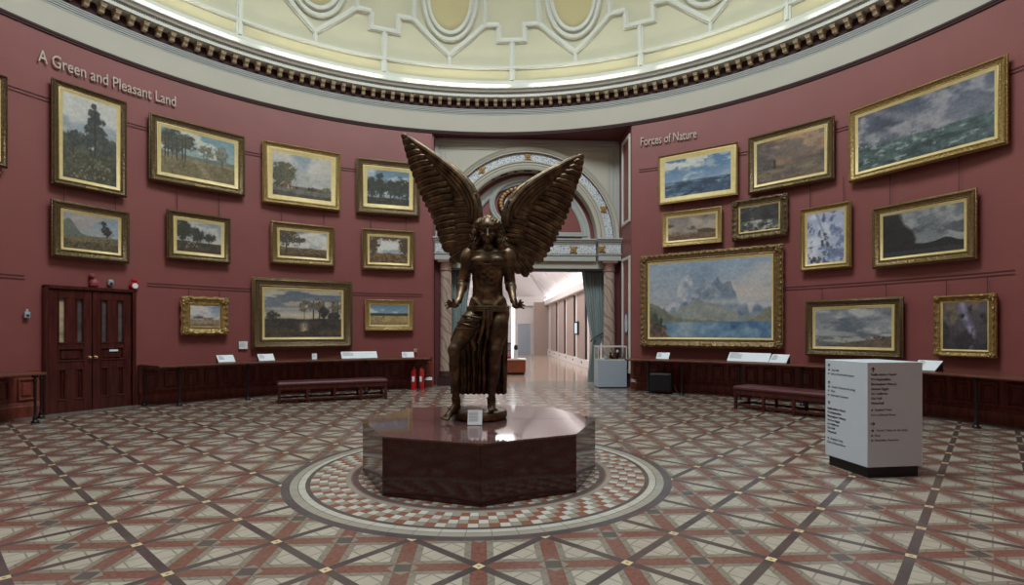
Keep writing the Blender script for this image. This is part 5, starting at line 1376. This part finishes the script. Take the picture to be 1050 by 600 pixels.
B.cap(P_(500, 263, 6.10), P_(500, 275, 6.09), .007, .006, .016, 'd'); B.cap(P_(500, 276, 6.105), P_(500, 294, 6.12), .006, .006, .012, 'd')
B.ell(P_(500.5, 313, 6.17), (.10, .06, .05), .03)
# head: skull, jaw, features
B.ell(P_(500, 235, 6.235), (.100, .130, .140), .02); B.ell(P_(500, 242.0, 6.170), (.074, .080, .085), .03); B.ell(P_(500, 248.3, 6.118), (.028, .026, .020), .02)
B.ell(P_(500, 231.5, 6.145), (.075, .035, .040), .025)
for sx in (-1, 1):
    B.ell(P_(500+sx*4.1, 236.9, 6.096), (.031, .042, .021), .008, 'd'); B.ell(P_(500+sx*4.0, 237.0, 6.136), (.021, .022, .012), .003); B.cap(P_(500+sx*2.3, 238.3, 6.124), P_(500+sx*5.8, 238.2, 6.134), .004, .004, .004)
    B.cap(P_(500+sx*1.9, 234.5, 6.106), P_(500+sx*6.6, 234.5, 6.138), .011, .009, .008)
    B.ell(P_(500+sx*5.4, 241, 6.145), (.026, .026, .022), .018); B.ell(P_(500+sx*1.35, 242.7, 6.088), (.012, .013, .009), .005)
B.cap(P_(500, 235.5, 6.104), P_(500, 242.0, 6.068), .0105, .0165, .007)
B.ell(P_(500, 244.9, 6.092), (.029, .018, .0075), .004); B.ell(P_(500, 246.7, 6.096), (.024, .018, .0085), .004); B.cap(P_(497.8, 245.8, 6.070), P_(502.2, 245.8, 6.070), .004, .004, .004, 'd')
# arms and hands
for sg in (-1, 1):
    L_ = sg < 0
    sh = P_(481, 262.5, 6.27) if L_ else P_(520.5, 262.5, 6.27)
    el = P_(475, 289, 6.33) if L_ else P_(522.8, 289, 6.33)
    wr = P_(470.3, 308.5, 6.04) if L_ else P_(526.6, 308.5, 6.04)
    pc = P_(466.3, 312.6, 5.96) if L_ else P_(529.3, 313.4, 5.96)
    B.cap(sh, el, .080, .060, .03); B.ell(sh+np.array([sg*.010, -.01, -.03]), (.088, .092, .125), .02); B.ell(sh*.52+el*.48+np.array([0, -.035, 0]), (.056, .055, .095), .018)
    B.cap(el, wr, .060, .037, .03); B.ell(el*.70+wr*.30, (.066, .068, .070), .02)
    B.cap(wr, pc, .031, .034, .02); B.ell(pc, (.050, .040, .030), .02)
    tips = [(458.6, 316.2, 5.90), (456.6, 313.2, 5.87), (457.0, 310.2, 5.85), (459.0, 308.0, 5.85), (464.5, 306.6, 5.86)] if L_ else [(537.2, 316.6, 5.90), (538.0, 313.2, 5.87), (536.8, 310.0, 5.85), (534.2, 307.4, 5.85), (527.6, 306.2, 5.86)]
    for i, (x, y, D) in enumerate(tips):
        tp_ = P_(x, y, D); base = pc+np.array([sg*(.030-.004*(i == 4)*6), -.02, (-.02, -.008, .004, .014, .02)[i]])
        mid = base*.5+tp_*.5+np.array([0, -.012, .010]); r = .0125 if i < 4 else .0145
        B.cap(base, mid, r, r*.92, .006); B.cap(mid, tp_, r*.92, r*.75, .004)
# legs
def leg(hip, knee, ank, heel, ball, toe, cs):
    hip, knee, ank, heel, ball, toe = map(np.array, (hip, knee, ank, heel, ball, toe))
    B.cap(hip, knee, .122, .070, .05); B.ell(hip*.6+knee*.4+np.array([0, -.02, 0]), (.112, .115, .17), .05)
    B.ell(knee+np.array([0, -.030, 0]), (.046, .042, .052), .02); B.cap(knee, ank, .066, .040, .03); B.ell(knee*.68+ank*.32+np.array([0, .03, 0]), (.066, .078, .15), .03)
    B.cap(knee+np.array([0, -.035, -.06]), ank*.9+knee*.1+np.array([0, -.02, 0]), .022, .016, .02)
    B.ell(ank+np.array([.03, 0, 0]), (.02, .022, .024), .012); B.ell(ank+np.array([-.03, 0, .005]), (.02, .022, .024), .012)
    B.cap(ank, heel, .040, .038, .02); B.cap(heel, ball, .040, .036, .03); B.cap(ank*.5+heel*.5, ball, .036, .026, .03)
    d = toe-ball; s_ = np.array([d[1], -d[0], 0]); s_ = s_/np.linalg.norm(s_)
    for i in range(5):
        o = (i-2)*.021; e = toe+s_*o*cs+d*(-.10*abs(i-1)); b0 = ball+s_*o*.8*cs
        B.cap(b0, e, .016, .014 if i else .018, .005)
leg(P_(489, 322, 6.26), P_(465.8, 359, 6.05), P_(467.5, 410, 6.20), P_(468.5, 417.5, 6.24), P_(459, 427.2, 6.06), P_(455.2, 430.2, 5.99), 1)
leg(P_(512, 322, 6.26), P_(508.5, 360, 6.12), P_(504, 410, 6.22), P_(503.8, 416.2, 6.26), P_(504.5, 419.5, 6.10), P_(506.2, 420.8, 6.03), -1)
body = B.mesh('body', 'bronze', st)
# hair
Hs = SDF((-.52, 5.98, 2.42), (-.04, 6.56, 3.0), .008)
Hs.ell(P_(500, 235.0, 6.275), (.138, .150, .160), .03)
for sx in (-1, 1):
    Hs.ell(P_(500+sx*12.2, 242, 6.26), (.060, .090, .14), .03); Hs.ell(P_(500+sx*14.0, 250.5, 6.25), (.062, .090, .115), .03); Hs.ell(P_(500+sx*8.8, 230, 6.21), (.06, .06, .06), .03)
Hs.ell(P_(500, 250, 6.38), (.14, .07, .15), .04)
Hs.ell(P_(500, 240.0, 6.05), (.090, .150, .145), .01, 'd')
Hs.mesh('hair', 'bronze', st, lambda x, y, z: np.where(z > 2.80, .004, .010)*np.sin(z*70+5*np.sin(x*30)+y*50)*np.sin(x*110+y*60+3*np.sin(z*30))+.005*np.sin(x*150+4*np.sin(z*25)))
m_ = MB()
c = Vector(P_(500, 229.6, 6.265)); m_.tube([c+Vector((.118*cos(a), .135*sin(a), .035*(-sin(a))*-.3)) for a in [2*PI*k/32 for k in range(33)]], .009, 8); sb(m_, 'headband')
# girdle, bands and straps
def band(cx, cy, D, rx, ry, hgt, r, tilt=0., name='strap', n=40, lobes=1):
    m_ = MB(); c = Vector(P_(cx, cy, D))
    for j in range(lobes):
        m_.tube([c+Vector((rx*cos(a), ry*sin(a), tilt*cos(a)+(j-(lobes-1)/2)*hgt)) for a in [2*PI*k/n for k in range(n+1)]], r, 8)
    return sb(m_, name)
band(500.5, 317.3, 6.255, .236, .158, .022, .016, .0, 'girdle', lobes=3)
band(500, 272.8, 6.25, .196, .150, .02, .009, .0, 'chest_band', lobes=1)
for (cy_, til, rx) in ((325.5, -.02, .142), (329.5, .015, .142), (333.5, -.03, .138), (337, .0, .134)): band(484.5-(cy_-329)*.65, cy_, 6.18, rx, .146, .02, .012, til, 'thigh_strap')
for (x, y, D) in ((467.5, 408, 6.20), (468, 412.5, 6.21), (504, 408, 6.22), (504, 412.5, 6.23)): band(x, y, D, .046, .048, .01, .008, 0, 'sandal_strap', 20)
for (x, y, D, x2) in ((463.5, 420.5, 6.13, 1), (504.2, 418, 6.16, -1)): band(x, y, D, .044, .03, .01, .008, -.02*x2, 'sandal_strap', 20)
# pleated skirt hanging behind and between the legs
m_ = MB(); U, Vn = 150, 26; vs = []
for side in (0, 1):
    for j in range(Vn+1):
        t = j/Vn; y = 318+ (404.5-318)*t
        xl = 479-17*min(1, t/.33)**.8+0*t; xr = 521.5-2.0*t
        for i in range(U+1):
            u = i/U; x = xl+(xr-xl)*u
            ph = u*2*PI*11+1.3*sin(u*9)+.5*sin(t*4+u*7); am = .012+.020*t
            D = 6.30-.06*sin(PI*u)*(.4+.6*t)+am*(abs(sin(ph*.5))*-1.6+.8)+.004*sin(t*30+i)
            yy = y+(1.2*sin(ph*.5)**2-.8 if j == Vn else 0)
            p = at(x, yy, D); 
            if side: p.y = 6.47-.05*sin(PI*u)+.10*sin(PI*u)+am*sin(ph)*.8
            vs.append(p)
fs = []; q = (U+1)*(Vn+1)
for j in range(Vn):
    for i in range(U):
        a = j*(U+1)+i; fs.append((a, a+1, a+U+2, a+U+1)); fs.append((q+a, q+a+U+1, q+a+U+2, q+a+1))
for j in range(Vn):
    for i in (0, U): a = j*(U+1)+i; fs.append((a, a+U+1, q+a+U+1, q+a))
for i in range(U):
    for j in (0, Vn): a = j*(U+1)+i; fs.append((a, q+a, q+a+1, a+1))
m_.add(vs, fs); sb(m_, 'pleated_drapery', sm='all')
# front falls of cloth between the thighs
m_ = MB()
for (pts, r) in (([(497, 318, 6.10), (496.5, 328, 6.07), (494, 340, 6.08), (490, 352, 6.1)], (.022, .026, .022, .012)), ([(500.5, 318, 6.09), (500.5, 330, 6.06), (500, 342, 6.12), (499, 352, 6.2)], (.024, .03, .026, .01)),
                 ([(504, 318, 6.10), (503.5, 326, 6.08), (503, 334, 6.12), (502, 345, 6.2)], (.02, .024, .018, .01)), ([(492, 330, 6.12), (488, 342, 6.10), (484, 350, 6.09), (487, 358, 6.11), (483, 352, 6.12)], (.014, .02, .026, .022, .01)),
                 ([(494, 322, 6.11), (491, 330, 6.11), (492, 345, 6.14), (490, 370, 6.2)], (.012, .018, .018, .012)), ([(488, 345, 6.13), (485, 362, 6.17), (486, 385, 6.22), (485, 402, 6.25)], (.014, .022, .022, .018)),
                 ([(499, 345, 6.18), (496, 368, 6.2), (497, 385, 6.22), (496, 403, 6.24)], (.014, .022, .024, .02)), ([(477, 352, 6.2), (476, 370, 6.2), (477, 390, 6.22), (476.5, 403, 6.24)], (.014, .022, .024, .018))):
    m_.tube([P_(*p) for p in pts], list(r), 10)
sb(m_, 'drapery_fall')
# wings
def wD(x): return 6.40+.34*abs(x-505)/95.0
def interp(poly, t):
    pts = [Vector((p[0], p[1])) for p in poly]; L = [0]
    for a, b in zip(pts, pts[1:]): L.append(L[-1]+(b-a).length)
    d = t*L[-1]
    for i in range(len(pts)-1):
        if d <= L[i+1] or i == len(pts)-2: k = (d-L[i])/(L[i+1]-L[i]); return pts[i]*(1-k)+pts[i+1]*k
def feather(pts, w, thick=.022, tilt=.3, sgn=1, name='feather', parent=None, n=11):
    """pts: list of 3d points; lens-shaped ribbed blade with rounded tip"""
    P3 = [Vector(p) for p in pts]
    def cur(t):
        k = t*(len(P3)-1); i = min(int(k), len(P3)-2); f = k-i
        p0, p1, p2, p3 = P3[max(0, i-1)], P3[i], P3[i+1], P3[min(len(P3)-1, i+2)]
        return .5*((2*p1)+(p2-p0)*f+(2*p0-5*p1+4*p2-p3)*f*f+(-p0+3*p1-3*p2+p3)*f**3)
    cs = [(-1, 0), (-.75, .45), (-.4, .6), (-.12, .6), (0, 1.0), (.12, .6), (.4, .6), (.75, .45), (1, 0), (.5, -.45), (-.5, -.45)]
    vs = []; q = len(cs); ph = random.random()*6
    for i in range(n+1):
        t = i/n; p = cur(t); tg = (cur(min(1, t+.02))-cur(max(0, t-.02))).normalized()
        nv = Vector((0, -1, 0)); nv = (nv-tg*nv.dot(tg)).normalized(); s = tg.cross(nv).normalized()
        sd = (s+nv*tilt*sgn).normalized(); n2 = sd.cross(tg).normalized()*-1
        if n2.dot(nv) < 0: n2 = -n2
        ww = w*(.72+.38*min(1, t*1.6))*(math.sqrt(max(0.0, 1-max(0, (t-.80)/.205)**2)) if t > .8 else 1)*(1+.05*sin(t*17+ph))
        th = thick*(1-.35*t)*(1 if t < .97 else .5)
        for a, b in cs: vs.append(p+sd*a*ww+n2*b*th)
    fs = []
    for i in range(n):
        for k in range(q): fs.append((i*q+k, i*q+(k+1) % q, (i+1)*q+(k+1) % q, (i+1)*q+k))
    fs.append(tuple(range(q))); fs.append(tuple(n*q+k for k in range(q))[::-1])
    m_ = MB().add(vs, fs); m_.v = [tuple(Vector(v)-SO) for v in m_.v]
    return m_.build(name, 'bronze', parent, smooth='all')
def wing(side, lead, trail, roots, sec_r, sec_t, low, outline, nprim, strands):
    pl = MB(); ol = [at(x, y, wD(x)+.035) for x, y in outline]; k = len(ol); bk = [p+Vector((0, .05, 0)) for p in ol]
    pl.add(ol+bk, [tuple(range(k)), tuple(range(k, 2*k))[::-1]]+[(i, (i+1) % k, (i+1) % k+k, i+k) for i in range(k)])
    # arm of the wing: thick rounded leading edge
    m2 = MB(); pts = [at(*interp(lead, t), wD(interp(lead, t)[0])-.0) for t in [i/24 for i in range(25)]]
    m2.tube(pts, [.008+.048*(i/24)**.8 if i < 20 else .056*(1-.08*(i-20)) for i in range(25)], 12)
    pl.add(m2.v, m2.f); wg = sb(pl, 'wing', sm=True)
    s1 = 1 if side < 0 else -1
    for i in range(nprim):
        t = (i+.3)/nprim; a = interp(roots, t); b = interp(trail, min(1, t+.02)); m = a*.5+b*.5; m.y -= 1.2*(1-t)+ .6
        j = .008*random.random()
        w = .5*1.45*(interp(trail, min(1, t+.5/nprim))-interp(trail, max(0, t-.5/nprim))).length*.0117*max(.62, abs((b-a).normalized().x))
        feather([at(a.x, a.y, wD(a.x)-.03-j), at(m.x, m.y, wD(m.x)-.045-j), at(b.x, b.y, wD(b.x)-.01)], w, .030, .36, s1, 'feather', wg)
    for i in range(len(sec_r[0]) if False else 9):
        t = (i+.2)/9; a = interp(sec_r, t); b = interp(sec_t, t); m = a*.5+b*.5; m.y -= .8
        feather([at(a.x, a.y, wD(a.x)-.05), at(m.x, m.y, wD(m.x)-.085), at(b.x, b.y, wD(b.x)-.055)], .040, .024, .3, s1, 'feather', wg, 9)
    for k in range(strands):      # long covert strands running along the leading edge to the tip
        off = 2.6+3.6*k; pts = []
        for t in [.93-.04*k, .75, .55, .35, .04+.09*k]:
            p = interp(lead, t); q2 = interp(lead, max(0, t-.03)); d = (q2-p).normalized(); nrm = Vector((-d.y, d.x))
            if nrm.dot(Vector(((sum(x for x, y in outline)/len(outline)), (sum(y for x, y in outline)/len(outline))))-p) < 0: nrm = -nrm
            p = p+nrm*off*min(1, .25+t*1.5); pts.append(at(p.x, p.y, wD(p.x)-.105+.010*k))
        feather(pts, .031, .034, .35, s1, 'feather', wg, 16)
        
    for k, (a, b) in enumerate(low):
        m = ((a[0]+b[0])/2, (a[1]+b[1])/2-.8); feather([at(*a, wD(a[0])-.03-.006*k), at(*m, wD(m[0])-.045-.006*k), at(*b, wD(b[0])-.02-.006*k)], .046, .026, .3, s1, 'feather', wg)
    # small overlapping scales over the wing shoulder
    for r_ in range(3):
        for k in range(8):
            t = .50+.06*k; p = interp(lead, min(1, t)); c_ = Vector(((sum(x for x, y in outline)/len(outline)), (sum(y for x, y in outline)/len(outline)))); d = (c_-p).normalized()
            a = p+d*(1+3.4*r_); b = p+d*(6.5+3.4*r_)+Vector((0, 1.5)); feather([at(a.x, a.y, wD(a.x)-.068), at(b.x, b.y, wD(b.x)-.078+.01*r_)], .024, .020, .35, s1, 'feather', wg, 5) if (r_*8+k) % 1 == 0 else None
    return wg
LEADL = [(412.3, 137), (424, 143), (437, 152), (450, 161), (462, 170), (474, 180), (483, 191), (489, 203), (491, 216), (490, 230), (488, 244)]
TRL = [(412.5, 138), (413.5, 146), (416, 157), (419, 168), (422, 178), (427, 190), (431, 201), (436, 211), (441, 220), (445, 230), (448, 240), (451, 249), (454, 256)]
RTL = [(415, 141), (427, 152), (439, 163), (449, 175), (457, 187), (464, 198), (468, 210), (471, 222), (473, 234), (475, 246), (477, 254)]
wing(-1, LEADL, TRL, RTL, [(489, 200), (490, 214), (490, 230), (487, 246)], [(464, 199), (465, 214), (466, 232), (465, 250)],
     [((486, 246), (455, 257)), ((486, 250), (461, 262)), ((487, 254), (461, 269)), ((488, 258), (468, 268)), ((489, 262), (476, 270)), ((488, 252), (474, 262))],
     [(413, 139), (424, 145), (440, 156), (455, 167), (470, 180), (481, 193), (487, 206), (489, 225), (487, 255), (470, 262), (458, 254), (450, 240), (444, 222), (434, 203), (424, 180), (418, 160), (415, 146)], 19, 4)
LEADR = [(597.5, 158), (585, 162.5), (571, 170), (557, 178), (544, 186), (533, 194), (525, 203), (519.5, 214), (517.5, 228), (518, 242)]
TRR = [(598, 159), (597.5, 169), (596, 180), (592, 190), (589, 200), (586, 211), (582, 222), (578, 231), (573, 240), (570, 248), (565, 256), (560, 264), (556, 270)]
RTR = [(594, 162), (585, 172), (574, 182), (562, 192), (551, 202), (541, 212), (533, 222), (527, 232), (524, 244), (523, 254)]
wing(1, LEADR, TRR, RTR, [(521, 206), (518.5, 220), (518.5, 236), (520, 250)], [(547, 212), (543, 226), (538, 242), (540, 256)],
     [((522, 248), (556, 267)), ((522, 251), (547, 272)), ((521, 254), (546, 279)), ((520, 257), (541, 284)), ((519, 258), (533, 281)), ((520, 252), (534, 268))],
     [(596, 160), (585, 165), (570, 172), (556, 180), (543, 188), (532, 197), (524, 207), (520, 220), (520, 250), (530, 266), (545, 268), (556, 264), (566, 250), (577, 228), (587, 200), (593, 180), (596, 166)], 19, 5)
# cast bronze base disc
m_ = MB(); m_.lathe([(.30, .5808), (.315, .60), (.315, .66), (.305, .676), (.29, .68), (.001, .68)], (-.375, 6.36, 0), 48, 1, 1.18)
sb(m_, 'base_disc')
#@@STATUE_END@@
# ================================================================ WORLD, LIGHT, CAMERA
w = bpy.data.worlds.new('world'); scene.world = w; w.use_nodes = True
w.node_tree.nodes['Background'].inputs[0].default_value = (.5, .55, .6, 1); w.node_tree.nodes['Background'].inputs[1].default_value = .0
cam = bpy.data.cameras.new('camera'); co = bpy.data.objects.new('camera', cam); col.objects.link(co)
co.location = (0, 0, EYE); co.rotation_euler = (PI/2, 0, 0); cam.sensor_width = 36; cam.sensor_fit = 'HORIZONTAL'
cam.lens = F/1050*36; cam.shift_y = (HY-300)/1050; cam.clip_end = 200; cam.clip_start = .05
scene.camera = co
vs_ = scene.view_settings; vs_.view_transform = 'Standard'; vs_.look = 'None'; vs_.gamma = 1; vs_.use_curve_mapping = False; vs_.exposure = 0.0
cy = scene.cycles; cy.use_denoising = True; cy.max_bounces = 8; cy.diffuse_bounces = 4; cy.glossy_bounces = 4; cy.transmission_bounces = 6
cy.sample_clamp_indirect = 6
try: cy.denoiser = 'OPENIMAGEDENOISE'
except Exception: pass
